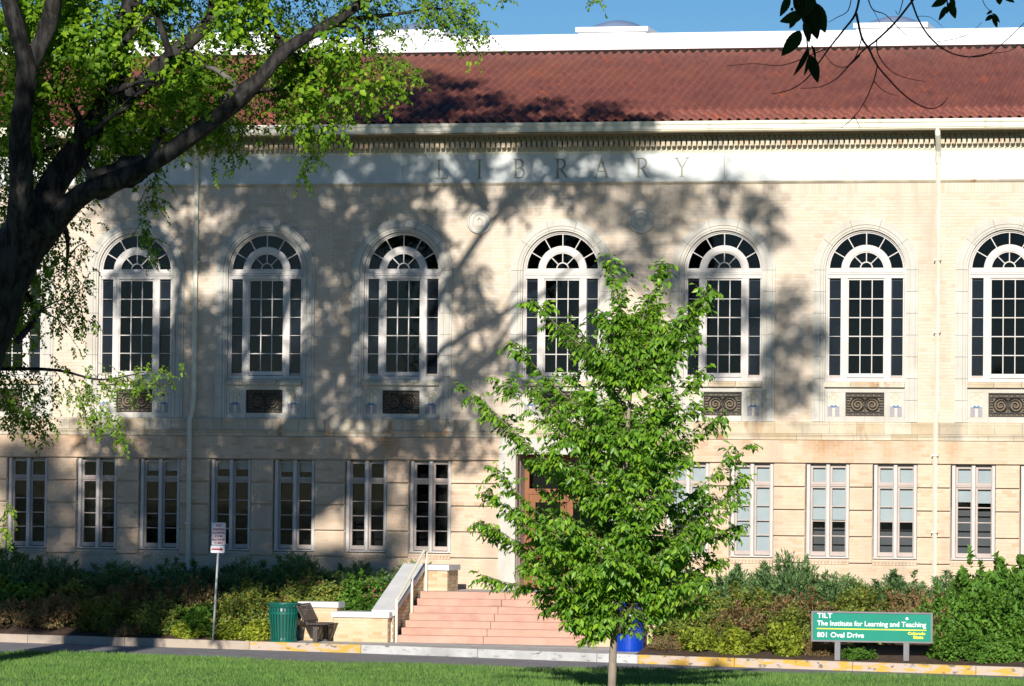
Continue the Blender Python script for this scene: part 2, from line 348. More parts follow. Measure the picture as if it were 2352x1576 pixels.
def tri_mesh(name, V, tone, m, per, faces, parent=None, smooth=False):
    n = V.shape[0]; me = bpy.data.meshes.new(name)
    fl = np.array(faces); nf = len(faces); ll = len(faces[0])
    me.vertices.add(n*per); me.vertices.foreach_set('co', V.reshape(-1).astype(np.float32))
    idx = (fl[None] + (np.arange(n)*per)[:,None,None]).reshape(-1)
    me.loops.add(n*nf*ll); me.loops.foreach_set('vertex_index', idx.astype(np.int32))
    me.polygons.add(n*nf); me.polygons.foreach_set('loop_start', (np.arange(n*nf)*ll).astype(np.int32))
    me.polygons.foreach_set('loop_total', np.full(n*nf, ll, np.int32))
    at = me.attributes.new('tone', 'FLOAT', 'FACE'); at.data.foreach_set('value', np.repeat(tone, nf).astype(np.float32))
    me.materials.append(m); me.update(calc_edges=True)
    return link(name, me, parent)
o = tri_mesh('grass', V, RNG.uniform(0,1,N), M_grass, 3, [(0,1,2)]); stuff(o)
o['label'] = 'short green lawn grass in front of the road'; 

# ------------------------------------------------------------------ the library
LIB = thing('library_building', 'cream brick library with red tiled roof, arched windows and carved LIBRARY frieze', 'building')
X0, X1 = -15.6, 13.4
AW = [-14.07,-10.715,-7.39,-3.947,0,3.945,7.355,10.735]
GW = [-15.0,-13.43,-11.63,-10.02,-8.21,-6.60,-4.79,-3.19,3.12,4.67,6.484,8.088,9.93,11.55]
GW = [g for g in GW if g > X0+.6]
ZC = 8.79       # centre of the arches
def arch_pts(cx, r, zb, n=24):
    return [(cx-r, zb), (cx+r, zb)] + [(cx+r*math.cos(math.pi*i/n), ZC+r*math.sin(math.pi*i/n)) for i in range(n+1)]
def rect(a, b, c, d): return [(a,c),(b,c),(b,d),(a,d)]
holes = [arch_pts(c, .965, 6.12) for c in AW if c > X0+1.3] + [rect(c-.46, c+.46, 5.33, 5.892) for c in AW if c > X0+1.3] + [rect(g-.53, g+.53, 1.95, 4.2) for g in GW] + [rect(-1.05,1.05,1.0,4.37)]
wall = curve_fill('wall', [rect(X0, X1, .2, 11.0)] + holes, .0065, .30, M_mortar, LIB)
# sides, back and roof plate: the body of the building
mb = MB(); mb.box(X0-.25,X0-.01,.02,16,.2,12.0); mb.box(X1+.01,X1+.25,.02,16,.2,12.0); mb.box(X0,X1,15.8,16,.2,12.0)
mb.obj('side_wall', M_brick, LIB)
mb = MB(); mb.box(X0,X1,1.4,1.5,.3,11.9); mb.box(X0,X1,.31,1.39,11.2,11.3); mb.box(X0,X1,.31,1.39,5.3,5.4); mb.box(X0,X1,.31,1.39,.6,.7)
mb.obj('interior', M_dark, LIB)
# bricks -----------------------------------------------------------
def cuts(row_z0, row_z1, zone):
    """x-intervals that carry no brick"""
    c = []
    zm = (row_z0+row_z1)/2
    if zone == 'up':
        for a in AW:
            if zm < ZC: r = 1.22
            elif zm < ZC+1.23: r = math.sqrt(max(0, 1.235**2-(zm-ZC)**2))
            else: continue
            c.append((a-r, a+r))
    else:
        if zone == 'rust':
            for g in GW: c.append((g-.535, g+.535))
        c.append((-1.46, 1.46))
    return sorted(c)
bricks = []       # (x0,x1,yfront,z0,z1)
BL, BH = .225, .079
def lay(z0, z1, zone, yf, xa=X0, xb=X1):
    n = max(1, round((z1-z0)/BH)); p = (z1-z0)/n
    for r in range(n):
        a0, a1 = z0+r*p+.0045, z0+(r+1)*p-.0045
        off = (r % 2)*BL/2; cs = cuts(a0, a1, zone); x = xa-off
        segs = []; cur = xa
        for (c0, c1) in cs:
            if c0 > cur: segs.append((cur, c0))
            cur = max(cur, c1)
        segs.append((cur, xb))
        for (s0, s1) in segs:
            k = math.floor((s0-xa+off)/BL); x = xa-off+k*BL
            while x < s1:
                b0, b1 = max(x+.005, s0), min(x+BL-.005, s1)
                if b1-b0 > .03: bricks.append((b0, b1, yf+random.uniform(-.002,.002), a0, a1, zone))
                x += BL
lay(5.19, 10.60, 'up', 0.0)
RB = [(1.10,1.828),(1.875,2.456),(2.502,3.076),(3.122,3.622),(3.668,4.178)]
mb = MB()
for a, b in RB+[(4.222,4.755)]:
    z_ = 'rust' if 1.5 < a < 4.2 else 'base'; yf = -.075 if a < 4.2 else -.08
    lay(a, b, z_, yf)
    cur = X0
    for c0, c1 in cuts(a, b, z_)+[(X1, X1)]:
        if c0 > cur+.01: mb.box(cur+.001, c0-.001, yf+.0065, .006, a+.002, b-.002)
        cur = max(cur, c1)
stuff(mb.obj('mortar_bed', M_mortar, LIB))
# soldier course under the frieze
x = X0
while x < X1: bricks.append((x+.004, x+.071, 0.0, 10.605, 10.845, 'up')); x += .079
# rowlock sills under the ground floor windows
sills = []
cand = [b for b in bricks if b[5] == 'rust' and 5.0 < b[0] < 12.3 and 2.2 < b[3] < 4.2]
cand = set(random.Random(3).sample(cand, min(300, len(cand))))
mbu, mbl = MB(), MB(); cache = {}
for b in bricks:
    if b in cand:
        key = (round(b[1]-b[0], 2), round(b[4]-b[3], 3))
        if key not in cache:
            q = MB(); q.box(0, b[1]-b[0], 0, .055, 0, b[4]-b[3], 0.0, False); cache[key] = q.mesh('brick', M_brick)
        link('brick', cache[key], LIB, (b[0], b[2], b[3]))
    else:
        (mbu if b[5] == 'up' else mbl).box(b[0], b[1], b[2], b[2]+.055, b[3], b[4], random.random(), False)
stuff(mbu.obj('upper_bricks', M_brick_up, LIB)); stuff(mbl.obj('lower_bricks', M_brick, LIB))
mb = MB()
for i, (a, b) in enumerate(RB[1:]):        # recessed band backing between the rusticated bands
    pass
for g in GW:
    x = g-.53
    for k in range(13):
        xx = g-.53+k*.0815; t = random.random(); n0 = 0
        mb.add([(xx+.004,-.095,1.868),(xx+.077,-.095,1.868),(xx+.077,.10,1.975),(xx+.004,.10,1.975),(xx+.004,-.095,1.83),(xx+.077,-.095,1.83)], [(0,1,2,3),(4,5,1,0),(1,5,2),(0,3,4)], t)
stuff(mb.obj('sill_bricks', M_brick, LIB))
# arched windows -----------------------------------------------------------
def arc_sweep(mb, prof, r_off, a0, a1, n, cx=0, cz=ZC, tone=0.0):
    path = []
    for i in range(n+1):
        an = a0+(a1-a0)*i/n
        path.append(lambda r, y, an=an: (cx+r*math.cos(an), y, cz+r*math.sin(an)))
    mb.sweep(prof, path, tone=tone)
SP = [(.955,.20),(.955,-.03),(.995,-.03),(1.0,-.055),(1.05,-.055),(1.055,-.04),(1.068,-.04),(1.073,-.065),(1.19,-.065),(1.196,-.045),(1.25,-.045),(1.25,.01)]
stone_mesh = {}
def surround(cx):
    for i in range(5):
        a0, a1 = math.pi*i/5+.003, math.pi*(i+1)/5-.003
        if ('a', i) not in stone_mesh:
            mb = MB(); arc_sweep(mb, SP, 0, a0, a1, 8, 0, 0); stone_mesh[('a', i)] = mb.mesh('surround_stone', M_stone)
        link('surround_stone', stone_mesh[('a', i)], LIB, (cx, 0, ZC))
    zs = [5.195]+[5.195+(ZC-5.195)*k/7 for k in range(1, 8)]
    for sgn in (-1, 1):
        for k in range(7):
            key = ('j', sgn, k)
            if key not in stone_mesh:
                mb = MB(); prof = SP if k >= 2 else SP
                mb.sweep(prof, [(lambda r, y, z=z: (sgn*r, y, z)) for z in (zs[k]+.004, zs[k+1]-.004)]); stone_mesh[key] = mb.mesh('surround_stone', M_stone)
            link('surround_stone', stone_mesh[key], LIB, (cx, 0, 0))
# window frame template
def window_frame():
    f = MB(); Y = .10
    # outer moulded ring and jambs
    RP = [(.955,.16),(.955,.055),(.925,.045),(.905,.06),(.905,.09),(.875,.09),(.875,.16)]
    arc_sweep(f, [(r, y) for r, y in RP], 0, 0, math.pi, 28)
    for s in (-1, 1):
        f.sweep(RP, [(lambda r, y, z=z, s=s: (s*r, y, z)) for z in (6.15, ZC)])
    # inner half ring
    arc_sweep(f, [(.60,.16),(.60,.075),(.575,.065),(.45,.065),(.435,.08),(.415,.08),(.415,.16)], 0, 0, math.pi, 24)
    # transom, layered mouldings
    f.box(-.90,.90,.085,.16,8.80,8.84); f.box(-.415,.415,.082,.16,8.805,8.845)
    f.box(-.93,.93,.06,.165,8.735,8.80); f.box(-.935,.935,.035,.165,8.685,8.728); f.box(-.93,.93,.055,.165,8.60,8.678)
    # mullions beside the centre light
    for s in (-1, 1):
        a, b = (.44,.60) if s > 0 else (-.60,-.44)
        f.box(a, b, .065,.17,6.17,8.598); f.box(min(s*.53,s*.505), max(s*.53,s*.505), .055,.0648,6.2,8.59)
    # bottom rail
    f.box(-.955,.955,.04,.18,6.15,6.235)
    return f
FM = window_frame().mesh('arched_window', M_white)
def bars():
    f = MB()
    for k in range(1, 6):
        an = math.pi*k/6; c, s = math.cos(an), math.sin(an); w = .011
        f.add([(c*.60-s*-w, y, ZC+s*.60-c*w) if False else (c*r+s*w*q, y, ZC+s*r-c*w*q) for r in (.59,.885) for q in (-1,1) for y in (.095,.15)],
              [(0,2,6,4),(1,0,4,5),(2,3,7,6)])
    for k in (1, 2, 3):
        an = math.pi*k/4; c, s = math.cos(an), math.sin(an); w = .011
        f.add([(c*r+s*w*q, y, ZC+.045+s*r-c*w*q) for r in (.135,.425) for q in (-1,1) for y in (.095,.15)], [(0,2,6,4),(1,0,4,5),(2,3,7,6)])
    arc_sweep(f, [(.155,.15),(.155,.09),(.128,.09),(.128,.15)], 0, 0, math.pi, 12, 0, ZC+.05)
    for x in (-.14,.14): f.box(x-.011,x+.011,.10,.15,6.34,8.555)
    for i in range(1, 5):
        z = 6.335+(8.555-6.335)*i/5; f.box(-.43,.43,.103,.15,z-.011,z+.011)
        for s in (-1, 1): f.box(min(s*.605,s*.88), max(s*.605,s*.88), .113,.15,z-.006,z+.006)
    return f
BM = bars().mesh('glazing_bars', M_white)
def sash():
    f = MB()
    for (a, b) in ((-.44,-.415),(.415,.44)): f.box(a, b, .095,.16,6.25,8.597)
    f.box(-.414,.414,.095,.16,6.25,6.345); f.box(-.414,.414,.095,.16,8.555,8.597)
    return f.mesh('sash', M_white)
SM = sash()
q = MB()
for s in (-1, 1):
    a, b = sorted((s*.605, s*.875)); q.box(a, b, .10,.16,6.237,6.30)
SLM = q.mesh('side_rail', M_sash)
def quadmesh(pts, y, m=M_glass): 
    q = MB(); n = len(pts); q.add([(x, y, z) for x, z in pts]+[(x, y+.004, z) for x, z in pts], [tuple(range(n)), tuple(range(2*n-1, n-1, -1))]+[(i, (i+1) % n, n+(i+1) % n, n+i)[::-1] for i in range(n)]); return q.mesh('pane', m)
PANES = []
for c in range(3):
    for r in range(5):
        x = -.42+c*.28; z = 6.34+r*.444; PANES.append(quadmesh([(x+.003,z+.003),(x+.277,z+.003),(x+.277,z+.441),(x+.003,z+.441)], .135))
for s in (-1, 1):
    for r in range(5):
        z = 6.30+r*.452; xa = -.875 if s < 0 else .605; zt = z+.444 if r == 4 else z+.449
        PANES.append(quadmesh([(xa+.003,z+.003),(xa+.267,z+.003),(xa+.267,min(zt,8.595)),(xa+.003,min(zt,8.595))], .14))
def sector(r0, r1, a0, a1, z0=0, n=5):
    return [(r0*math.cos(a0+(a1-a0)*i/n), ZC+z0+r0*math.sin(a0+(a1-a0)*i/n)) for i in range(n, -1, -1)] + [(r1*math.cos(a0+(a1-a0)*i/n), ZC+z0+r1*math.sin(a0+(a1-a0)*i/n)) for i in range(n+1)]
for k in range(6): PANES.append(quadmesh(sector(.595,.88,math.pi*k/6+.01,math.pi*(k+1)/6-.01), .135))
for k in range(4): PANES.append(quadmesh(sector(.15,.42,math.pi*k/4+.015,math.pi*(k+1)/4-.015,.03), .135))
PANES.append(quadmesh([(.13*math.cos(math.pi*i/8), ZC+.05+.13*math.sin(math.pi*i/8)) for i in range(9)], .135))
q = MB(); q.box(0, .285, .175,.18,6.25,8.60); SCM = q.mesh('insect_screen', M_screen)
# grille under a window: frame, spirals, pierced border
def grille():
    g = MB(); W2, Z0, Z1 = .455, 5.335, 5.89
    g.box(-W2,W2,-.02,.0,Z0,Z0+.022); g.box(-W2,W2,-.02,.0,Z1-.022,Z1); g.box(-W2,-W2+.022,-.02,.0,Z0+.022,Z1-.022); g.box(W2-.022,W2,-.02,.0,Z0+.022,Z1-.022)
    g.box(-W2+.022,W2-.022,-.017,.0,Z0+.088,Z0+.105); g.box(-W2+.022,W2-.022,-.017,.0,Z1-.105,Z1-.088)
    zc = (Z0+Z1)/2
    for sx in (-1, 1):
        cx = sx*.175
        pts = [(cx+sx*r*math.cos(a), -.012, zc+r*math.sin(a)) for a, r in [(i*.42, .03+.0042*i*.42*1.0+.0028*i) for i in range(38)]]
        g.tube(pts, .0095, 4, cap=False)
        for R in (.165,):
            g.tube([(cx+R*math.cos(i*.35), -.012, zc+R*math.sin(i*.35)) for i in range(19)], .008, 4, cap=False)
        g.lathe([(0.001,0),(.03,0)], 8, c=(cx, -.012, zc))
        for k in range(5):
            zz = zc-.13+k*.065; g.box(cx+sx*.17 if sx > 0 else -W2+.02, W2-.02 if sx > 0 else cx-.17, -.016,.0,zz-.008,zz+.008)
    for zz, up in ((Z0+.022, 1), (Z1-.088, -1)):
        for k in range(15):
            x = -W2+.022+k*(2*W2-.044)/14.0
            lean = .02*(1 if k % 2 else -1)
            g.add([(x-.009,-.012,zz),(x+.009,-.012,zz),(x+.009+lean,-.012,zz+.066),(x-.009+lean,-.012,zz+.066)], [(0,1,2,3)])
            if k % 2: g.add([(x-.028,-.014,zz+(.066 if up>0 else 0)),(x+.028,-.014,zz+(.066 if up>0 else 0)),(x,-.014,zz+.033)], [(0,1,2)])
    g.box(-.012,.012,-.017,.0,Z0+.1,Z1-.1)
    return g.mesh('grille', M_iron)
GM = grille()
for cx in AW:
    w = link('arched_window', FM, LIB, (cx, 0, 0))
    link('glazing_bars', BM, w); link('sash', SM, w); link('side_rail', SLM, w); link('insect_screen', SCM, w, (-.885,0,0)); link('insect_screen', SCM, w, (.60,0,0))
    for p in PANES: link('pane', p, w)
    surround(cx)
    # sill, spandrel panel with grille and mosaics
    for (a, b) in ((-.95,-.33),(-.32,.32),(.33,.95)):
        mb = MB(); mb.sweep([(-.02,6.148),(-.055,6.148),(-.085,6.13),(-.085,6.10),(-.115,6.085),(-.115,6.015),(-.04,6.015)], [(lambda y, z, x=x: (x, y, z)) for x in (a, b)])
        mb.obj('sill_stone', M_belt, LIB, loc=(cx, 0, 0))
    mb = MB(); mb.box(-.95,.95,-.02,.011,5.895,6.014); mb.box(-.95,-.88,-.02,.011,5.325,5.894); mb.box(.88,.95,-.02,.011,5.325,5.894)
    mb.box(-.60,-.465,-.02,.011,5.325,5.894); mb.box(.465,.60,-.02,.011,5.325,5.894)
    mb.box(-.95,-.468,-.02,.011,5.195,5.324); mb.box(-.463,-.003,-.02,.011,5.195,5.324); mb.box(.003,.463,-.02,.011,5.195,5.324); mb.box(.468,.95,-.02,.011,5.195,5.324)
    pn = mb.obj('spandrel_panel', M_stone, LIB, loc=(cx, 0, 0))
    link('grille', GM, LIB, (cx, .02, 0))
    for s in (-1, 1):
        q = MB(); q.box(-.138,.138,-.004,.011,5.328,5.892); mo = q.obj('mosaic', M_mosaic, LIB, loc=(cx+s*.74, 0, 0))
        q = MB(); q.tube([(.115*math.cos(math.pi*i/10), -.006, 5.74+.13*math.sin(math.pi*i/10)) for i in range(11)], .008, 4); q.tube([(.06*math.cos(2*math.pi*i/12), -.006, 5.77+.06*math.sin(2*math.pi*i/12)) for i in range(13)], .007, 4)
        q.box(-.05,-.035,-.009,-.004,5.56,5.72); q.box(.035,.05,-.009,-.004,5.56,5.72); q.obj('mosaic_outline', M_mosgold, mo)
        q = MB(); q.add([(-.138,-.008,5.33),(-.03,-.008,5.33),(-.03,-.008,5.54),(-.138,-.008,5.57),(.03,-.008,5.33),(.138,-.008,5.33),(.138,-.008,5.57),(.03,-.008,5.54)], [(0,1,2,3),(4,5,6,7)]); q.obj('mosaic_figure', M_mosgrey, mo)
        q = MB(); q.add([(-.10,-.010,5.545),(0,-.010,5.53),(.10,-.010,5.545),(.05,-.010,5.60),(0,-.010,5.57),(-.05,-.010,5.60)], [(0,1,4,5),(1,2,3,4)]); q.obj('mosaic_collar', M_mosblue, mo)
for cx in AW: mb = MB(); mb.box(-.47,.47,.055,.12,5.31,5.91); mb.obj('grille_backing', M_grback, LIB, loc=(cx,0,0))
# belt course ------------------------------------------------------
def belt_stone():
    q = MB(); W_ = .645; q.box(0, W_, -.10, .01, 4.915, 5.188)
    for k in range(3):
        x = .012+k*.212
        q.box(x, x+.19, -.112,-.1, 5.135,5.15); q.box(x+.025, x+.165, -.108,-.1, 5.10,5.112)
        q.box(x, x+.012, -.108,-.1, 4.95,5.134)
    return q.mesh('belt_stone', M_belt)
BS = belt_stone(); x = X0
while x < X1-.65: link('belt_stone', BS, LIB, (x, 0, 0)); x += .651
x = X0; i = 0; mm = {}
while x < X1-.7:
    L_ = [.92,.6,.75][i % 3]
    if L_ not in mm:
        q = MB(); q.sweep([(.01,4.908),(-.13,4.908),(-.13,4.878),(-.105,4.868),(-.105,4.845),(-.085,4.838),(-.085,4.765),(.01,4.765)], [(lambda y, z, xx=xx: (xx, y, z)) for xx in (0, L_-.006)]); mm[L_] = q.mesh('moulding_stone', M_belt)
    link('moulding_stone', mm[L_], LIB, (x, 0, 0)); x += L_; i += 1
# frieze and cornice -----------------------------------------------
def long(name, prof, m, x0=X0, x1=X1):
    q = MB(); q.sweep(prof, [(lambda y, z, x=x: (x, y, z)) for x in (x0, x1)]); return q.obj(name, m, LIB)
long('frieze_moulding', [(.01,10.85),(-.02,10.85),(-.02,10.865),(-.05,10.87),(-.05,10.885),(-.075,10.892),(-.075,10.915),(.01,10.915)], M_belt)
def A_(cx, cz, r, rz, a0, a1, n=8): return [(cx+r*math.cos(rad(a0+(a1-a0)*i/n)), cz+rz*math.sin(rad(a0+(a1-a0)*i/n))) for i in range(n+1)]
GL = {}
GL['I'] = [[(-.13,0),(.13,0),(.13,.03),(.055,.05),(.055,.95),(.13,.97),(.13,1),(-.13,1),(-.13,.97),(-.055,.95),(-.055,.05),(-.13,.03)]]
GL['L'] = [[(0,0),(.58,0),(.62,.2),(.58,.2),(.53,.06),(.19,.06),(.19,.95),(.27,.97),(.27,1),(0,1),(0,.97),(.08,.95),(.08,.05),(0,.03)]]
GL['B'] = [[(0,0)]+[(.3,0)]+A_(.36,.27,.27,.27,-90,60,8)+[(.42,.53)]+A_(.32,.76,.24,.24,-60,90,8)+[(0,1),(0,.97),(.08,.95),(.08,.05),(0,.03)],
           [(.19,.06)]+A_(.34,.27,.18,.21,-90,90,8)+[(.19,.48)], [(.19,.55)]+A_(.30,.755,.16,.195,-90,90,8)+[(.19,.95)]]
GL['R'] = [[(0,0),(.27,0),(.27,.03),(.19,.05),(.19,.44),(.26,.44),(.52,.03),(.60,0),(.72,0),(.72,.03),(.64,.05),(.38,.46)]+A_(.32,.73,.25,.27,-70,90,9)+[(0,1),(0,.97),(.08,.95),(.08,.05),(0,.03)],
           [(.19,.51)]+A_(.30,.73,.16,.22,-90,90,8)+[(.19,.95)]]
GL['A'] = [[(-.4,0),(-.2,0),(-.2,.03),(-.27,.05),(-.18,.30),(.14,.30),(.235,.05),(.17,.03),(.17,0),(.42,0),(.42,.03),(.36,.05),(.02,1),(-.03,1),(-.32,.05),(-.4,.03)],
           [(-.155,.36),(-.015,.80),(.12,.36)]]
GL['Y'] = [[(-.13,0),(.13,0),(.13,.03),(.055,.05),(.055,.46),(.30,.95),(.37,.97),(.37,1),(.17,1),(.17,.97),(.25,.95),(.02,.53),(-.23,.95),(-.16,.97),(-.16,1),(-.38,1),(-.38,.97),(-.32,.95),(-.055,.46),(-.055,.05),(-.13,.03)]]
spl = [rect(-3.95,3.95,10.918,11.597)]
for ch, x in (('L',-3.114),('I',-2.045),('B',-1.209),('R',-.177),('A',.965),('R',1.808),('Y',2.925)):
    for pl in GL[ch]: spl.append([(x+px*.47, 11.01+pz*.47) for px, pz in pl])
fz = curve_fill('frieze_slab', spl, -.060, -.030, M_frieze, LIB); fz['label'] = 'frieze slab carved with the word LIBRARY'
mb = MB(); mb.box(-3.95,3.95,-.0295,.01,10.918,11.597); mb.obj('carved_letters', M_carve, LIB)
for a in (-15.6,-13.7,-11.8,-9.9,-7.95,-5.95,3.955,5.9,7.85,9.8,11.7):
    b = {-15.6:-13.7,-13.7:-11.8,-11.8:-9.9,-9.9:-7.95,-7.95:-5.95,-5.95:-3.955,3.955:5.9,5.9:7.85,7.85:9.8,9.8:11.7,11.7:13.4}[a]
    mb = MB(); mb.box(a+.002,b-.002,-.060,.01,10.918,11.597); mb.obj('frieze_slab', M_frieze, LIB)
long('cornice', [(.01,11.6),(-.075,11.6),(-.075,11.62),(-.10,11.628),(-.10,11.645),(-.06,11.65),(-.06,11.74),(-.10,11.742),(-.10,12.04),(.01,12.04)], M_cream)
DM = MB(); DM.box(0,.083,-.30,-.095,11.743,11.885); DMm = DM.mesh('dentil', M_belt)
x = X0+.02; nd = 0
while x < X1-.1: link('dentil', DMm, LIB, (x, 0, 0)); x += .1262; nd += 1
# thin web between dentils' undersides: small blocks the sun catches
mb = MB(); x = X0+.02
while x < X1-.1:
    mb.box(x+.086,x+.12,-.135,-.1005,11.655,11.80); x += .1262
stuff(mb.obj('dentil_webs', M_belt, LIB))
mb = MB(); x = X0+.02
while x < X1-.1:
    mb.box(x,x+.07,-.40,-.305,11.93,11.985); x += .1262
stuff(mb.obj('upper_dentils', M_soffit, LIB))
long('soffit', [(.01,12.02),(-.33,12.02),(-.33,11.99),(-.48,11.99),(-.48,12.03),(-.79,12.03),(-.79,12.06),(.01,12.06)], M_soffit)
long('gutter', [(-.68,12.065),(-.80,12.065),(-.80,12.09),(-.83,12.10),(-.83,12.195),(-.86,12.205),(-.87,12.235),(-.87,12.285),(-.85,12.285),(-.85,12.22),(-.68,12.20)], M_cream)
# roof -------------------------------------------------------------
TH = math.atan(.306); RY0, RZ0 = -.80, 12.262
RLEN = 8.9
def roofp(x, s, h=0): return (x, RY0+s*math.cos(TH)-h*math.sin(TH), RZ0+s*math.sin(TH)+h*math.cos(TH))
RX0, RX1 = -17.4, 14.6
mb = MB(); vs = [roofp(RX0,0,-.03),roofp(RX1,0,-.03),roofp(RX1,RLEN,-.03),roofp(RX0,RLEN,-.03),roofp(RX0,0,-.09),roofp(RX1,0,-.09),roofp(RX1,RLEN,-.09),roofp(RX0,RLEN,-.09)]
mb.add(vs, [(0,1,2,3),(5,4,7,6),(4,5,1,0),(1,5,6,2),(0,3,7,4)]); ROOF = mb.obj('roof', M_tile, LIB)
PW, PL = .2285, .425
def tile_mesh(seg=8):
    q = MB(); n = seg
    def hh(u): return .045*(1+math.cos(2*math.pi*(u-.5)))
    lo, hi = [], []
    for i in range(n+1):
        u = i/n; lo.append((u*PW, 0, hh(u)+.008)); hi.append((u*PW, PL+.03, hh(u)*.975-.003))
    c, s = math.cos(TH), math.sin(TH)
    def T(p): return (p[0], p[1]*c-p[2]*s, p[1]*s+p[2]*c)
    vs = [T(p) for p in lo]+[T(p) for p in hi]+[T((p[0], p[1], p[2]-.009)) for p in lo]
    q.add(vs, [(i, i+1, n+2+i, n+1+i) for i in range(n)]+[(2*n+2+i, 2*n+3+i, i+1, i) for i in range(n)])
    return q
tq = tile_mesh(); TM = tq.mesh('roof_tile', M_tile, True)
cols = int((RX1-RX0)/PW); rws = int(RLEN/PL)
tb = MB(); ind = []
for r in range(rws):
    for c in range(cols):
        x = RX0+c*PW; p = roofp(x, r*PL)
        j = (random.uniform(-.003,.003), random.uniform(-.008,.008), random.uniform(0,.004))
        if r < 3 and -8 < x < 13.2 and len(ind) < 300:
            o = link('roof_tile', TM, ROOF, (p[0]+j[0], p[1]+j[1], p[2]+j[2])); ind.append(o)
        else:
            tb.add([(a+p[0]+j[0], b+p[1]+j[1], d+p[2]+j[2]) for a, b, d in tq.v], tq.f, random.random())
stuff(tb.obj('roof_tiles', M_tile, ROOF, smooth=False))
# flat roof structure behind the ridge
mb = MB(); py = RY0+RLEN*math.cos(TH)+.05; pz = RZ0+RLEN*math.sin(TH)
mb.box(RX0,RX1,py-.32,py+8,pz+.03,pz+.435); mb.box(RX0,RX1,py+.05,py+8,pz-.4,pz+.029)
pp = mb.obj('parapet', M_white_roof, LIB)
for i in range(11):
    a, b = RX0+i*2.91, RX0+(i+1)*2.91-.008
    q = MB(); q.box(a, b, py-.345, py-.321, pz+.03, pz+.232); q.obj('fascia_panel', M_white_roof, pp)
    q = MB(); q.box(a, b, py-.37, py-.321, pz+.24, pz+.44); q.obj('coping', M_white_roof, pp)
for cx in (-12.0,-7.15,-1.5,6.1):
    sk = MB(); zt = pz+1.24; Yk = py+5.2; k = 0
    sk.box(-.93,.93,0,1.9,-1.2,.0); s1 = sk.obj('skylight_curb', M_cap, LIB, loc=(cx, Yk, zt-.13))
    q = MB(); q.box(-1.0,1.0,-.06,1.96,.0,.13); q.obj('rim', M_white_roof, s1)
    d = MB(); n = 12
    vs = []
    for i in range(n+1):
        for j in range(n+1):
            u, w = i/n*2-1, j/n*2-1; vs.append((u*.82, .95+w*.9, .13+.28*(1-u*u)*(1-w*w)))
    d.add(vs, [(i*(n+1)+j, (i+1)*(n+1)+j, (i+1)*(n+1)+j+1, i*(n+1)+j+1) for i in range(n) for j in range(n)])
    d.obj('dome', mat('acrylic_dome', (.20,.26,.38), (.24,.30,.42), 2, .3, spec=.3) if cx == -12.0 else bpy.data.materials['acrylic_dome'], s1, smooth=True)
# medallions --------------------------------------------------------
for cx in (-2.03, 1.945):
    q = MB(); q.lathe([(.315,-.01),(.315,.04),(.30,.065),(.27,.065),(.255,.04),(.24,.03),(.20,.03),(.19,.05),(.16,.05),(.15,.025),(.001,.025)], 32)
    v2 = [(x, -z, y) for x, y, z in q.v]; q.v = v2; md = q.obj('medallion', M_stone, LIB, loc=(cx, 0, 9.985), smooth=False)
    q = MB(); q.box(-.075,.075,-.055,-.024,-.11,.02); q.box(-.10,.10,-.05,-.024,-.13,-.112); q.tube([(-.06,-.04,.03),(0,-.05,.09),(.06,-.04,.03)], .02, 6); q.obj('relief', M_stone, md)
# ground floor windows ------------------------------------------------
def gw_frame():
    f = MB()
    for a, b in ((-.51,-.415),(-.045,.052),(.43,.515)):
        c = (a+b)/2; r = (b-a)/2
        f.sweep([(c-r,.15),(c-r,.02),(c-r*.7,-.008),(c,-.018),(c+r*.7,-.008),(c+r,.02),(c+r,.15)], [(lambda x, y, z=z: (x, y, z)) for z in (2.0, 4.185)])
    f.box(-.515,.515,.0,.17,1.978,2.012)
    return f.mesh('sash_window', M_white)
def gw_sash():
    f = MB()
    for a, b in ((-.415,-.045),(.052,.43)):
        f.box(a,b,.06,.13,3.675,3.71)           # transom
        for (z0, z1, w) in ((3.715,4.15,.05),(2.03,3.67,.045)):
            f.box(a,a+w,.09,.15,z0,z1); f.box(b-w*.5,b,.09,.15,z0,z1); f.box(a+w,b-w*.5,.09,.15,z0,z0+(.06 if z0 > 3 else .10)); f.box(a+w,b-w*.5,.09,.15,z1-.04,z1)
        for z in (2.50,2.85,3.20): f.box(a+.045,b-.023,.11,.145,z-.012,z+.012)
    return f.mesh('sash', M_sash)
GF, GS = gw_frame(), gw_sash()
GP = []
for a, b in ((-.37,-.068),(.10,.405)):
    for z0, z1 in ((3.775,4.11),(3.212,3.63),(2.862,3.188),(2.512,2.838),(2.13,2.488)): GP.append(quadmesh([(a+.001,z0),(b,z0),(b,z1),(a+.001,z1)], .128, M_glass2))
BL_Z = {3.12:2.9, 4.67:2.05, 6.484:2.88, 8.088:2.85, 9.93:3.3, 11.55:3.0, -3.19:4.1, -4.79:4.12, -6.60:3.9, -8.21:3.95, -10.02:3.9, -11.63:4.1, -13.43:4.12}
for g in GW:
    w = link('sash_window', GF, LIB, (g, 0, 0)); link('sash', GS, w)
    for p in GP: link('pane', p, w)
    zb = BL_Z.get(g, 4.1)
    for a, b in ((-.41,-.04),(.055,.43)):
        q = MB(); q.box(a,b,.20,.204,zb+random.uniform(-.02,.05)*(g == 9.93),4.19); q.obj('blind', M_blind, w)
    q = MB(); q.box(-.62,.62,.72,.73,1.7,4.3); q.obj('room_backdrop', M_room if g > 0 else M_dimroom, w)
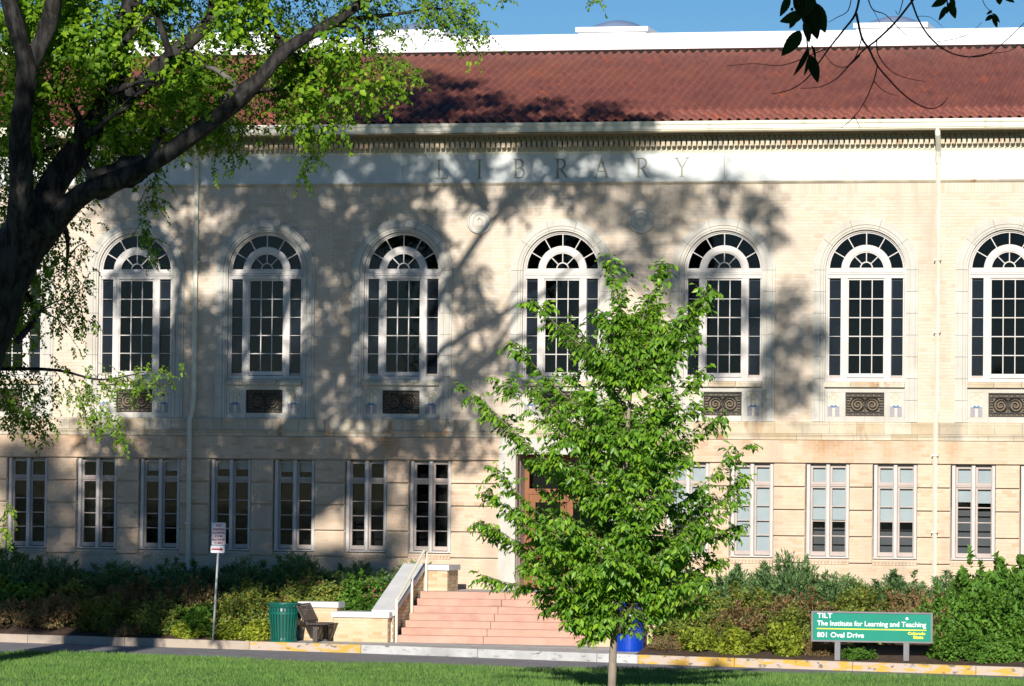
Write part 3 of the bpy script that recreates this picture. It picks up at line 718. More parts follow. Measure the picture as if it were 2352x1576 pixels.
# entrance --------------------------------------------------------------
mb = MB()
for s in (-1, 1):
    a, b = sorted((s*1.055, s*1.47))
    mb.box(a,b,-.13,.30,1.10,4.37); mb.box(a-.02,b+.02,-.15,-.131,1.10,1.35)
mb.box(-1.47,1.47,-.13,.30,4.373,4.76)
mb.obj('door_surround', M_stone, LIB)
for s in (-1, 1): a, b = sorted((s*1.042, s*1.05)); mb = MB(); mb.box(a,b,.31,.9,1.12,4.37); mb.obj('door_reveal', M_sash, LIB)
mb = MB()
mb.box(-1.04,-.93,.80,.9,1.12,4.37); mb.box(.93,1.04,.80,.9,1.12,4.37); mb.box(-.93,.93,.80,.9,3.42,3.55); mb.box(-.93,.93,.80,.9,4.25,4.37); mb.box(-.04,.04,.80,.9,3.55,4.25)
dr = mb.obj('door_frame', M_wood, LIB)
for a, b in ((-.925,-.005),(.005,.925)):
    q = MB(); q.box(a,a+.15,.82,.87,1.13,3.41); q.box(b-.15,b,.82,.87,1.13,3.41); q.box(a+.15,b-.15,.82,.87,1.13,1.95); q.box(a+.15,b-.15,.82,.87,3.22,3.41); q.box(a+.15,b-.15,.82,.87,2.45,2.55)
    d = q.obj('door', M_wood, LIB)
    for z0, z1 in ((1.96,2.44),(2.56,3.21)):
        q = MB(); q.box(a+.151,b-.151,.845,.85,z0,z1); q.obj('pane', M_glass, d)
    q = MB(); q.tube([(a+(.84 if a < 0 else .08),.80,2.0),(a+(.84 if a < 0 else .08),.78,2.05),(a+(.84 if a < 0 else .08),.78,2.35),(a+(.84 if a < 0 else .08),.80,2.4)], .014, 6); q.obj('handle', M_galv, d)
q = MB(); q.box(-.92,.92,.84,.845,3.55,4.25); q.obj('pane', M_glass, dr)
# downpipes --------------------------------------------------------------
for (px, jog) in ((9.07, 0.0), (-9.15, -.07)):
    q = MB(); w = .052
    def bx(p): return p
    pts = [(px+.06,-.74,12.07),(px+.06,-.72,11.93),(px+.05,-.52,11.78),(px+.02,-.26,11.60),(px,-.17,11.45),(px,-.13,11.3)]
    if jog: pts += [(px,-.13,5.7),(px+jog*.4,-.17,5.35),(px+jog,-.21,5.15),(px+jog,-.21,1.0)]
    else: pts += [(px,-.13,5.45),(px-.02,-.20,5.2),(px-.02,-.20,1.0)]
    q.tube(pts[:6], [.065]*5+[.058], 10); q.tube(pts[5:], .055, 4); dp = q.obj('downpipe', M_cream, LIB)
    for z in (9.0, 7.3, 4.4, 2.6):
        xx = px if z > 5.5 else pts[-1][0]; yy = -.13 if z > 5.5 else -.20
        q = MB(); q.box(xx-.075,xx+.075,yy-.06,yy+.12,z,z+.035); q.obj('bracket', M_cream, dp)

# ------------------------------------------------------------------ entrance steps
ST = thing('entrance_steps', 'flight of seven pink concrete steps up to the entrance', 'steps', (0,0,0))
SX0, SX1 = -2.60, 1.83
for i in range(7):
    y0 = -5.3+i*.357; z1 = .16*(i+1)
    for a, b in ((SX0,-.59),(-.578,SX1)):
        q = MB(); q.add([(a,y0+.012,z1-.16-(.1 if i == 0 else 0)),(b,y0+.012,z1-.16-(.1 if i == 0 else 0)),(b,y0-.012,z1-.018),(a,y0-.012,z1-.018),(a,y0+.006,z1),(b,y0+.006,z1),(b,y0+.357+.01,z1+.003),(a,y0+.357+.01,z1+.003)],
                         [(0,1,2,3),(3,2,5,4),(4,5,6,7)]); q.obj('step', M_pink, ST)
q = MB(); q.box(SX0-.5,SX1+.5,-2.80,.80,.9,1.118); q.obj('landing', M_conc, ST)
# brick walls with caps: bricks are pieces of their own
def brick_wall(name, label, x0, x1, y0, y1, z0, z1, cap_over=.05, cap_h=.13, group='low brick walls beside the steps'):
    t = thing(name, label, 'wall', (0,0,0), 0, group)
    q = MB(); q.box(x0+.007,x1-.007,y0+.007,y1-.02,z0-.2,z1); q.obj('core', M_mortar, t)
    n = round((z1-z0)/.08); p = (z1-z0)/n; sh = {}
    def piece(w, d, h, loc):
        k = (round(w,3), round(d,3), round(h,3))
        if k not in sh: qq = MB(); qq.box(0,w,0,d,0,h); sh[k] = qq.mesh('brick', M_brick_low)
        link('brick', sh[k], t, loc)
    for r in range(n):
        z = z0+r*p+.0045; h = p-.009; off = (r % 2)*.115
        x = x0-off
        while x < x1-.02:
            a, b = max(x+.005, x0), min(x+.225, x1)
            if b-a > .04: piece(b-a, .05, h, (a, y0+random.uniform(-.002,.002), z))
            x += .23
        y = y0-(.115-off)+.05
        while y < y1-.02:
            a, b = max(y+.005, y0+.055), min(y+.225, y1)
            if b-a > .04: piece(.05, b-a, h, (x1-.05+random.uniform(-.002,.002), a, z))
            y += .23
    L_ = x1-x0+2*cap_over; m = max(1, round(L_/.75)); 
    for i in range(m):
        q = MB(); q.box(x0-cap_over+L_*i/m+.003, x0-cap_over+L_*(i+1)/m-.003, y0-cap_over, y1+cap_over, z1+.002, z1+cap_h); q.obj('cap_stone', M_cap, t)
    return t
brick_wall('brick_wall', 'low cream brick wall with pale cap, front left of the pink steps', -4.04,-2.76,-5.6,-4.75, 0.0,.555)
brick_wall('brick_wall', 'taller short brick wall with pale cap behind the bench', -4.93,-4.06,-5.25,-4.75, 0.0,.76)
brick_wall('brick_wall', 'short brick wall with pale cap on the landing at the head of the left stair wall', -2.72,-2.13,-2.5,-1.45, 1.12,1.60)
brick_wall('brick_wall', 'low cream brick wall at the right foot of the steps behind the blue bin', 1.90,3.45,-5.55,-4.9, 0.0,.555)
def cheek(label, x0, x1):
    t = thing('stair_wall', label, 'wall', (0,0,0), 0, 'sloping walls beside the steps')
    ya, yb, za, zb = -5.3, -2.5, .60, 1.63
    q = MB(); q.add([(x0,ya,-.1),(x1,ya,-.1),(x1,yb,-.1),(x0,yb,-.1),(x0,ya,za),(x1,ya,za),(x1,yb,zb),(x0,yb,zb)], [(0,1,5,4),(1,2,6,5),(3,0,4,7),(4,5,6,7),(2,3,7,6)]); q.obj('core', M_mortar, t)
    # bricks on the face that looks on to the steps
    fx = x1 if x1 < 0 else x1
    for r in range(20):
        z = .003+r*.08; y = ya-(r % 2)*.115
        while y < yb:
            a, b = max(y+.005, ya), min(y+.225, yb); ztop = za+(a-ya)/(yb-ya)*(zb-za)
            if b-a > .05 and z+.07 < ztop and z > (a-ya)/.357*.16-.25:
                q = MB(); q.box(fx-.01, fx+.018, a, b, z+.004, z+.075); q.obj('brick', M_brick_low, t)
            y += .23
    n = 4
    for i in range(n):
        t0, t1 = i/n+.0015, (i+1)/n-.0015; P = []
        for tt in (t0, t1):
            yy = ya-.05+(yb-ya+.1)*tt; zz = za+(zb-za)*tt
            P += [(x0-.05,yy,zz+.002),(x1+.055,yy,zz+.002),(x1+.055,yy,zz+.125),(x0-.05,yy,zz+.125)]
        q = MB(); q.add(P, [(0,1,2,3),(4,7,6,5),(0,4,5,1),(1,5,6,2),(2,6,7,3),(3,7,4,0)]); q.obj('cap_stone', M_cap, t)
cheek('sloping wall with smooth pale cap on the left of the pink steps', -3.16, -2.72)
cheek('sloping wall with pale cap right of the steps, half hidden by the young tree', 1.95, 2.40)
# handrail
def handrail(label, x):
    t = thing('handrail', label, 'handrail', (0,0,0), 0, 'stair handrails')
    for (y, z0, z1) in ((-5.35,-.02,.95),(-3.95,.62,1.42),(-2.6,1.11,2.05)):
        q = MB(); q.tube([(x,y,z0),(x,y,z1)], .032, 8); q.obj('post', M_cream, t)
    q = MB(); q.tube([(x,-5.35,.95),(x-.0,-2.85,2.05),(x,-2.6,2.06)], .033, 8); q.obj('rail', M_cream, t)
handrail('cream tubular handrail rising along the left side of the pink steps', -2.62)
handrail('cream tubular handrail right of the pink steps behind the young tree', 1.86)

# ------------------------------------------------------------------ bins, bench, signs
def bin_(label, loc, m, R0, R1, R2, H, ns, dome):
    t = thing('litter_bin', label, 'bin', loc)
    prof = [(R2,0.0),(R2*.97,.05),(R2*.92,.10),(R2*.97,.3),(R1*.96,H*.62),(R1,H*.80),(R1*.97,H*.88),(R0*.97,H*.96),(R0,H*.985)] if not dome else [(R2,0),(R2,.3),(R2,H*.8),(R2,H)]
    q = MB(); w = (2*math.pi*R1/ns)*.62/2; sv = []
    for r, z in prof: sv += [(r, -w*(r/R1), z), (r+.008, 0 if False else -w*(r/R1), z)]
    q = MB(); k = len(prof)
    vs = []
    for r, z in prof: vs += [(r,-w*r/R1,z),(r,w*r/R1,z),(r-.007,w*r/R1,z),(r-.007,-w*r/R1,z)]
    fs = []
    for i in range(k-1):
        a = i*4; fs += [(a,a+1,a+5,a+4),(a+1,a+2,a+6,a+5),(a+3,a,a+4,a+7),(a+2,a+3,a+7,a+6)]
    q.add(vs, fs); me = q.mesh('slat', m)
    for i in range(ns):
        o = link('slat', me, t); o.rotation_euler = (0,0,2*math.pi*i/ns)
    q = MB(); q.tube([(R0*math.cos(i*2*math.pi/36), R0*math.sin(i*2*math.pi/36), H-.006) for i in range(37)], .016, 8, cap=False); q.obj('rim', m, t, smooth=True)
    zb = H*.72 if not dome else H*.97
    rb = R1*.985 if not dome else R2+.004
    q = MB(); q.lathe([(rb+.004,zb),(rb+.007,zb+.0),(rb+.007,zb+.05),(rb+.002,zb+.05)], 36); q.obj('band', m, t, smooth=False)
    q = MB(); q.lathe([(R2+.015,0.0),(R2+.015,.035),(R2-.01,.05),(.001,.05)], 36); q.obj('base_ring', m, t)
    if dome:
        q = MB(); q.lathe([(R2+.015,H-.01),(R2+.02,H+.03),(R2*.98,H+.07),(R2*.9,H+.15),(R2*.72,H+.23),(R2*.42,H+.285),(R2*.2,H+.30),(.001,H+.303)], 36); q.obj('lid', m, t, smooth=True)
        q = MB(); q.lathe([(R2-.02,.06),(R2-.02,H)], 24); q.obj('liner', m, t, smooth=True)
        q = MB(); an = [rad(-90-22+44*i/6+12) for i in range(7)]
        for a, b in zip(an, an[1:]): q.add([((R2+.026)*math.cos(a),(R2+.026)*math.sin(a),H-.06),((R2+.026)*math.cos(b),(R2+.026)*math.sin(b),H-.06),((R2+.026)*math.cos(b),(R2+.026)*math.sin(b),H+.0),((R2+.026)*math.cos(a),(R2+.026)*math.sin(a),H+.0)], [(0,1,2,3)])
        q.obj('sticker', M_signwhite, t)
    else:
        q = MB(); q.lathe([(R2*.86,.06),(R1*.86,H*.7),(R1*.86,H*.9)], 24); q.obj('liner', mat('bin_liner', (.01,.035,.03), None, rough=.7), t, smooth=True)
    return t
bin_('dark green slatted metal litter bin with flared rim, beside the bench', (-5.02,-6.32,-.01), M_green_paint, .385,.34,.31,.88,26,False)
bin_('bright blue slatted recycling bin with domed lid, behind the young tree', (3.12,-6.85,-.07), M_blue_paint, .315,.31,.305,.86,28,True)
# bench, seen from its end; faces the steps
t = thing('bench', 'dark brown slatted bench seen from its end behind the green bin', 'bench', (-4.42,-5.85,0))
for i in range(7):
    q = MB(); z = .43; x = -.02+i*.075; q.box(x,x+.062,-.62,.55,z-.03+(.012 if i == 6 else 0),z); q.obj('seat_slat', M_bench, t)
for i in range(8):
    q = MB(); u = i/7; x = -.07-.17*u; z = .47+.045+u*.33; q.add([(x,-.62,z-.022),(x,.55,z-.022),(x-.018,.55,z+.022),(x-.018,-.62,z+.022),(x-.03,-.62,z-.026),(x-.03,.55,z-.026),(x-.048,.55,z+.018),(x-.048,-.62,z+.018)], [(0,1,2,3),(4,7,6,5),(0,3,7,4),(1,5,6,2),(3,2,6,7),(0,4,5,1)]); q.obj('back_slat', M_bench, t)
for y in (-.45, .40):
    q = MB(); q.box(.10,.20,y-.04,y+.04,-.01,.40); q.box(-.03,.45,y-.03,y+.03,.37,.40); q.obj('leg', M_bench, t)
    q = MB(); q.tube([(-.03,y,.38),(-.10,y,.5),(-.25,y,.87)], .022, 6); q.obj('back_support', M_bench, t)
# no parking sign
t = thing('parking_sign', 'white no parking loading zone sign with red lettering on a thin galvanised pole', 'sign', (-6.74,-6.2,.0))
q = MB(); q.tube([(0,.02,-.1),(.06,.02,1.2),(.135,.02,2.66)], .026, 6); q.obj('pole', M_galv, t)
def plate(x0, x1, z0, z1, y=-.012, r=.025):
    pts = []
    for cx, cz, a in ((x1-r,z0+r,-90),(x1-r,z1-r,0),(x0+r,z1-r,90),(x0+r,z0+r,180)): pts += A_(cx, cz, r, r, a, a+90, 3)
    return pts
sg = curve_fill('sign_plate', [plate(-.045,.285,2.18,2.69)], -.016, -.008, M_signwhite, t)
zz = 2.60
for w_, s in (('NO',.075),('PARKING',.058),('LOADING',.058),('ZONE',.058),('MAXIMUM',.055),('15 MIN',.06)):
    text_mesh('lettering', w_, s*1.15, M_signred, sg, .12+(zz-2.4)*.03, -.0205, zz-.01, .0015, None, .001, 'CENTER'); zz -= .078
sg2 = curve_fill('arrow_plate', [plate(-.065,.265,1.995,2.165)], -.016, -.008, M_signwhite, t)
curve_fill('arrow', [[(-.04,2.062),(.165,2.062),(.165,2.035),(.24,2.08),(.165,2.125),(.165,2.098),(-.04,2.098)]], -.0205, -.017, M_signred, sg2)
# green name sign
t = thing('name_sign', 'long green sign reading The Institute for Learning and Teaching on two grey posts', 'sign', (7.43,-8.3,0.0))
H0, H1, WS = .285, .945, 2.64
q = MB(); q.box(0,WS,-.04,.03,H0,H0+.035); q.box(0,WS,-.04,.03,H1-.035,H1); q.box(0,.04,-.04,.03,H0+.036,H1-.036); q.box(WS-.04,WS,-.04,.03,H0+.036,H1-.036); q.obj('frame', M_signgrey, t)
q = MB(); q.box(.041,WS-.041,-.02,.02,H0+.036,H1-.036); q.obj('panel', M_signgreen, t)
for x in (.515, 2.01):
    q = MB(); q.box(x,x+.12,-.035,.045,-.25,H0-.002); q.obj('post', M_signgrey, t)
def dbl(body, size, x, z, width, m=M_lett, bold=.0022): return text_mesh('lettering', body, size, m, t, x, -.0225, z, bold, width, .0015)
dbl('TILT', .150, .125, .800, .33); dbl('The Institute for Learning and Teaching', .150, .125, .635, 2.37); dbl('801 Oval Drive', .150, .125, .385, 1.02)
dbl('Colorado', .075, 2.10, .470, .38, M_yell, .004); dbl('State', .085, 2.22, .385, .22, M_yell, .005)
q = MB(); q.box(.12,2.50,-.024,-.0205,.555,.578); q.obj('yellow_line', M_yell, t)
q = MB(); q.lathe([(.001,0),(.030,0)], 14); q.v = [(x+2.08,-.0225,y+.81) for x, y, z in q.v]; q.obj('white_dot', M_lett, t)

# ------------------------------------------------------------------ foliage
def leaf_cloud(name, P, D, Nn, size, wid, tone, m, parent=None, fold=.35, four=True):
    """P base points, D leaf direction, Nn rough normal, size/width arrays: folded pointed leaves"""
    D = D/np.linalg.norm(D, axis=1, keepdims=True)
    Sd = np.cross(D, Nn); Sd /= (np.linalg.norm(Sd, axis=1, keepdims=True)+1e-9); U = np.cross(Sd, D)
    s = size[:,None]; w = wid[:,None]
    if four:
        V = np.stack([P, P+D*s*.45+Sd*w+U*w*fold, P+D*s-U*s*.12, P+D*s*.45-Sd*w+U*w*fold], 1)
        return stuff(tri_mesh(name, V, tone, m, 4, [(0,1,2),(0,2,3)], parent))
def unit(n): 
    a = RNG.normal(size=(n,3)); return a/np.linalg.norm(a, axis=1, keepdims=True)
SHM = {}
def shrub_mesh(kind, var):
    """unit shrub: foliage in a lumpy half dome of radius 1, height 1"""
    if (kind, var) in SHM: return SHM[(kind, var)]
    spec = dict(juniper=(9000,.070,.011,M_juniper), olive=(7500,.050,.018,M_olive), brown=(7000,.055,.011,M_brown), lime=(2600,.085,.042,M_lime), green=(8500,.06,.025,M_green))[kind]
    n, sz, wd, m = spec
    nl = 26; C = unit(nl); C[:,2] = np.abs(C[:,2]); C *= RNG.uniform(.45,.82,(nl,1)); 
    k = RNG.integers(0, nl, n); off = unit(n)*(RNG.uniform(0,1,(n,1))**.5)*RNG.uniform(.18,.36,(nl,1))[k]
    P = C[k]+off; P[:,2] = np.abs(P[:,2])
    if kind == 'juniper':
        D = P*np.array([1,1,.6])+off*2+np.array([0,0,.7])+unit(n)*.4
    elif kind in ('brown',): D = P*.5+np.array([0,0,.9])+unit(n)*.7
    else: D = P*.6+off*1.5+unit(n)*1.0+np.array([0,0,.1])
    if kind != 'lime':             # thin upright shoots give a frayed outline
        fr_ = dict(juniper=.30, olive=.30, brown=.40, green=.22)[kind]; ns = 70; ks = int(n*fr_)
        B = unit(ns); B[:,2] = np.abs(B[:,2]); B *= RNG.uniform(.55,.98,(ns,1)); H = RNG.uniform(.08,.22,ns)*(1.25 if kind == 'brown' else 1)
        dirs = B*np.array([.8,.8,.3])+np.array([0,0,.8])+unit(ns)*.35; dirs /= np.linalg.norm(dirs, axis=1, keepdims=True)
        kk = RNG.integers(0, ns, ks); tt = RNG.uniform(0,1,ks)[:,None]
        P[:ks] = B[kk]+dirs[kk]*H[kk][:,None]*tt+unit(ks)*.022*(1.2-tt); D[:ks] = dirs[kk]*.7+unit(ks)*.7
    Nn = P+np.array([0,-.4,.8])+unit(n)*.6
    o = leaf_cloud('foliage', P, D, Nn, RNG.uniform(.6,1.3,n)*sz*1.6, RNG.uniform(.7,1.3,n)*wd*1.5, RNG.uniform(0,1,n), m)
    me = o.data; bpy.data.objects.remove(o)
    q = MB()
    for i in range(9):
        a = i*.7+var; e = random.uniform(.4,.85)
        q.tube([(0,0,-.1),(.3*e*math.cos(a),.3*e*math.sin(a),.4),(.6*e*math.cos(a),.6*e*math.sin(a),.8*random.uniform(.6,1))], [.022,.015,.006], 4)
    st = q.mesh('stems', M_twig)
    SHM[(kind, var)] = (me, st); return SHM[(kind, var)]
def shrub(kind, label, x, y, rx, ry, h, rz=0, z=None, group=None, flowers=0):
    nm = {'juniper':'juniper','olive':'shrub','brown':'shrub','lime':'perennial','green':'shrub'}[kind]
    t = thing(nm, label, {'juniper':'juniper'}.get(kind,'shrub'), (x, y, bedz(x, y)-.06 if z is None else z), rz, group)
    me, st = shrub_mesh(kind, random.randint(0, 2))
    if kind == 'juniper': rx *= 1.18
    f = link('foliage', me, t); f.scale = (rx*1.15, ry*1.12, h*(1.22 if x > 2 else 1.12)); f['kind'] = 'stuff'
    s = link('stems', st, t); s.scale = (rx, ry, h); s['kind'] = 'stuff'
    if flowers:
        n = flowers*14; k = RNG.integers(0, flowers, n); Cc = unit(flowers); Cc[:,2] = np.abs(Cc[:,2])*.8+.2; Cc[:,1] = -np.abs(Cc[:,1])
        Cc *= np.array([rx, ry, h])*.95
        P = Cc[k]+unit(n)*.035
        leaf_cloud('blossom', P, unit(n), unit(n), np.full(n,.035), np.full(n,.015), RNG.uniform(0,1,n), M_pinkf, t)
    return t
# right hand bed, back row of junipers against the wall
for i, (x, w_, h_, lab) in enumerate([
    (3.1,.95,.75,'blue green juniper just right of the young tree against the wall'),(4.5,1.0,.80,'low feathery juniper under the all-blind window'),(5.9,1.1,.98,'tallest feathery juniper of the right bed, under the window left of the downpipe pair'),
    (7.2,1.0,.66,'low spreading juniper below the gap between two ground floor windows'),(8.5,.95,.72,'grey green juniper at the foot of the right downpipe'),(9.7,.9,.70,'small juniper just right of the right downpipe')]):
    shrub('juniper', lab, x, -1.9, w_, .95, h_, i, None, 'junipers along the library wall')
for i, (x, y, rx, h_, kd, lab, fl) in enumerate([
    (3.7,-3.6,1.0,.75,'olive','olive shrub with reddish tips behind the blue bin',2),(5.1,-3.7,1.0,.72,'olive','olive shrub left of centre in the right bed with one pink bloom',3),(6.5,-3.9,1.0,.68,'brown','brown stemmed shrub behind the left end of the green sign',3),
    (7.9,-3.7,1.0,.75,'olive','olive shrub in the second row above the middle of the green sign',1),(9.1,-3.9,.95,.75,'brown','straw coloured twiggy shrub above the right end of the green sign',0)]):
    shrub(kd, lab, x, y, rx, .95, h_, i*1.3, None, 'second row of shrubs in the right bed', fl)
for i, (x, y, rx, h_, kd, lab) in enumerate([
    (4.2,-5.4,.85,.62,'olive','rounded olive shrub right of the blue bin'),(5.4,-5.6,.95,.70,'brown','reddish brown twiggy shrub in the middle of the right bed'),(6.7,-5.7,.95,.68,'olive','olive shrub just behind the left post of the green sign'),
    (8.0,-5.6,.9,.62,'olive','dark olive shrub behind the middle of the green sign'),(9.4,-5.7,.95,.80,'brown','brown arching shrub behind the right end of the green sign')]):
    shrub(kd, lab, x, y, rx, .9, h_, i*2.1, None, 'third row of shrubs in the right bed')
for i, (x, y, rx, h_, kd, lab) in enumerate([
    (4.05,-6.9,.45,.32,'brown','small dry brown shrub at the kerb beside the blue bin'),(4.75,-7.0,.55,.55,'lime','yellow green leafy plant nearest the blue bin'),(5.75,-7.2,.65,.5,'lime','yellow green leafy plant in the middle of the front row'),
    (6.7,-7.3,.6,.62,'lime','bright yellow green plant at the left end of the green sign'),(8.35,-7.9,.38,.26,'green','low dark leafed plant under the green sign'),(5.2,-6.4,.6,.5,'olive','small olive shrub between two yellow green plants'),(7.45,-7.35,.4,.34,'brown','small dry shrub beside the left sign post')]):
    shrub(kd, lab, x, y, rx, .5, h_, i*1.7)
for i, (x, y, rx, ry, h_, lab) in enumerate([
    (11.0,-4.3,1.15,1.2,1.42,'large dense green bush right of the downpipe, back of the bed'),(12.2,-5.0,1.3,1.3,1.55,'largest dense green bush at the right edge of the picture'),(11.4,-6.4,1.1,1.0,1.15,'dense green bush right of the green sign'),
    (12.4,-7.4,.9,.9,.9,'dense green bush at the kerb at the right edge'),(10.5,-7.6,.75,.65,.55,'low bright green bush beside the right post of the green sign'),(10.1,-5.6,.8,.8,1.0,'green bush rising behind the right end of the green sign'),(11.4,-8.1,.6,.5,.45,'low spreading green bush at the kerb right of the sign')]):
    shrub('green', lab, x, y, rx, ry, h_, i*1.1, None, 'green bushes at the right')
# left hand bed
for i, (x, w_, h_, lab) in enumerate([
    (-13.6,1.2,1.15,'dark juniper at the far left edge against the wall'),(-12.0,1.1,.85,'shaded juniper left of the second ground floor window'),(-10.4,1.1,.80,'shaded juniper under the third ground floor window'),(-8.9,1.1,.85,'dark juniper at the foot of the left downpipe'),
    (-7.3,1.0,.88,'dark green juniper behind the parking sign'),(-5.9,1.0,.95,'green juniper with a sunlit top behind the green bin'),(-4.5,1.0,.82,'green juniper behind the taller brick wall'),(-3.35,.75,.75,'bright green juniper at the head of the left stair wall')]):
    shrub('juniper', lab, x, -1.8 if x < -4 else -1.3, w_, .95, h_, i*1.9, None, 'junipers along the library wall')
for i, (x, y, rx, h_, kd, lab, fl) in enumerate([
    (-12.9,-3.2,1.1,.85,'green','shaded green shrub at the far left, second row',0),(-11.2,-3.3,1.1,.75,'olive','shaded olive shrub above the reddish dry shrubs',0),(-9.6,-3.4,1.1,.75,'brown','shaded brown shrub left of the left downpipe',0),(-8.1,-3.5,1.0,.8,'brown','shaded brown shrub between downpipe and parking sign',0),
    (-6.6,-3.5,1.0,.8,'olive','shaded olive shrub right of the parking pole',0),(-5.2,-3.3,.9,.8,'olive','shaded shrub with a few pink blooms behind the green bin',5),(-4.0,-3.0,.9,.75,'green','leafy rose bush with many pink flowers beside the sloping wall',16),(-3.55,-4.1,.5,.42,'green','small pink flowered plant behind the low front wall',9)]):
    shrub(kd, lab, x, y, rx, .95 if x < -4.5 else .7, h_, i*1.3, None if x < -5.3 else .35+(y+4.9)*.18, None, fl)
for i, (x, y, rx, h_, kd, lab) in enumerate([
    (-12.2,-4.2,.75,.62,'brown','reddish dry shrub at the lower left edge'),(-11.0,-4.4,.85,.75,'brown','rounded reddish brown dry shrub at the left'),(-9.7,-4.7,.9,.72,'olive','shaded olive shrub in the middle of the left bed'),(-8.4,-4.9,.9,.75,'olive','olive shrub with lit top left of the parking pole'),
    (-7.3,-5.1,.7,.62,'green','dark shrub immediately left of the parking pole'),(-6.2,-5.2,.8,.85,'olive','tall olive green shrub between parking pole and green bin'),(-7.45,-5.75,.30,.32,'lime','small bright green plant left of the parking pole'),
    (-6.45,-5.85,.42,.40,'lime','yellow green leafy plant at the kerb right of the parking pole'),(-5.8,-6.0,.45,.45,'lime','brightest yellow green plant beside the green bin'),(-9.0,-5.5,.5,.30,'brown','low dry plant at the left kerb')]):
    shrub(kd, lab, x, y, rx, .55 if rx < .6 else .85, h_, i*2.3)

# ------------------------------------------------------------------ trees
def limb(mb, pts, radii, seg=10, sub=4, wob=.03, furrow=0.0):
    """smooth tapering limb through pts"""
    P = [Vector(p) for p in pts]; out = []; rr = []
    for i in range(len(P)-1):
        p0, p1, p2, p3 = P[max(i-1,0)], P[i], P[i+1], P[min(i+2,len(P)-1)]
        for k in range(sub):
            t = k/sub
            v = .5*((2*p1)+(-p0+p2)*t+(2*p0-5*p1+4*p2-p3)*t*t+(-p0+3*p1-3*p2+p3)*t*t*t)
            r = radii[i]+(radii[i+1]-radii[i])*t
            out.append(v+Vector((random.uniform(-1,1),random.uniform(-1,1),random.uniform(-1,1)))*wob*r); rr.append(r*random.uniform(.93,1.07))
    out.append(P[-1]); rr.append(radii[-1]); n0 = len(mb.v); mb.tube(out, rr, seg)
    if rr[0] > .09:
        ph = [random.uniform(-1,1) for _ in range(seg)]
        for i in range(len(out)):
            for k in range(seg):
                v = Vector(mb.v[n0+i*seg+k]); c = out[i]; f = 1+.09*ph[(k+i//5) % seg]+random.uniform(-.035,.035)
                mb.v[n0+i*seg+k] = tuple(c+(v-c)*f)
    return out
class Sprays:
    def __init__(s): s.P = []; s.D = []; s.N = []; s.tw = MB(); s.k = 0
    def shoot(s, p, d, L, droop, gap, leaf_out=.9, hang=.5, twr=.004, draw=True):
        """leafy shoot from p along d, bending down with droop"""
        d = Vector(d).normalized(); p = Vector(p); n = max(3, int(L/.12)); pts = [p.copy()]
        for i in range(n):
            d = (d+Vector((random.gauss(0,.10), random.gauss(0,.10), -droop*.12/ max(.3, L)*3 + random.gauss(0,.06)))).normalized()
            q = p+d*(L/n); m = max(1, int((L/n)/gap)); side = d.cross(Vector((0,0,1)))
            if side.length < .1: side = Vector((1,0,0))
            side.normalize(); upv = side.cross(d)
            for k in range(m):
                pp = p.lerp(q, k/m); sg = 1 if s.k % 2 else -1; s.k += 1
                dd = d*.55+side*sg*leaf_out*random.uniform(.6,1.2)+upv*random.gauss(0,.35)+Vector((0,0,-hang*random.uniform(.3,1.4)))
                s.P.append(tuple(pp)); s.D.append(tuple(dd)); s.N.append(tuple(upv+Vector((random.gauss(0,.45),random.gauss(0,.45)-.25,random.gauss(0,.45)+.2))))
            p = q; pts.append(p.copy())
        if draw: s.tw.tube(pts, [twr*(1-.7*i/len(pts)) for i in range(len(pts))], 3, cap=False)
    def build(s, parent, m, size, wid, mt=None):
        n = len(s.P); sc = RNG.uniform(.5,1.4,n)
        leaf_cloud('foliage', np.array(s.P), np.array(s.D), np.array(s.N), size*sc, wid*sc, RNG.uniform(0,1,n), m, parent)
        if s.tw.v: stuff(s.tw.obj('twigs', mt or M_twig, parent))
MULT = 6.0
def clusters(sp, blobs, L=(.35,.7), droop=.5, gap=.05, hang=.5, lo=.9, per=26, draw=True):
    for (x, y, z, r, n) in blobs:
        for i in range(int(n*MULT)):
            u = Vector(tuple(unit(1)[0])); c = Vector((x,y,z))+u*r*(random.random()**.45)*random.choice((1,.9,.7))
            c.y = y+u.y*r*.8
            d = Vector((random.gauss(0,1), random.gauss(0,1), random.gauss(.1,.5)))+u*.6
            sp.shoot(c, d, random.uniform(*L), droop, gap, lo, hang, draw=draw)
# --- the big elm at the left
ELM = thing('elm_tree', 'big old elm with dark furrowed trunk and limbs leaning in from the left edge', 'tree', (-8.35,-19,0))
mb = MB()
base = Vector((0,0,0))
trunk = limb(mb, [(-8.4,-19,-.3),(-8.3,-19,1.5)] + [(-8.21,-19.00,4.43),(-7.78,-19.00,6.36),(-7.24,-19.00,7.77),(-6.75,-19.00,8.64)], [.95,.72,.62,.60,.58,.52], 16)
limb(mb, [(-7.01,-19.00,7.94),(-6.24,-19.00,8.82),(-5.41,-19.30,9.36),(-4.21,-19.50,9.77),(-3.20,-19.60,10.41),(-2.13,-19.60,11.19),(-1.39,-19.40,12.07),(-0.53,-19.00,12.68),(0.61,-18.60,13.49),(1.93,-18.20,14.22),(3.48,-18.00,14.82)] , [.34,.26,.19,.18,.17,.15,.13,.105,.08,.05,.03], 16)
limb(mb, [(-6.83,-19.00,8.29),(-6.44,-18.60,9.46),(-5.78,-18.40,10.53),(-5.35,-18.20,11.43),(-5.26,-18.10,12.32),(-4.98,-18.00,13.31),(-4.58,-17.70,14.58),(-3.62,-17.60,16.27),(-2.32,-18.00,17.50)], [.36,.29,.25,.23,.22,.20,.13,.08,.03], 14)
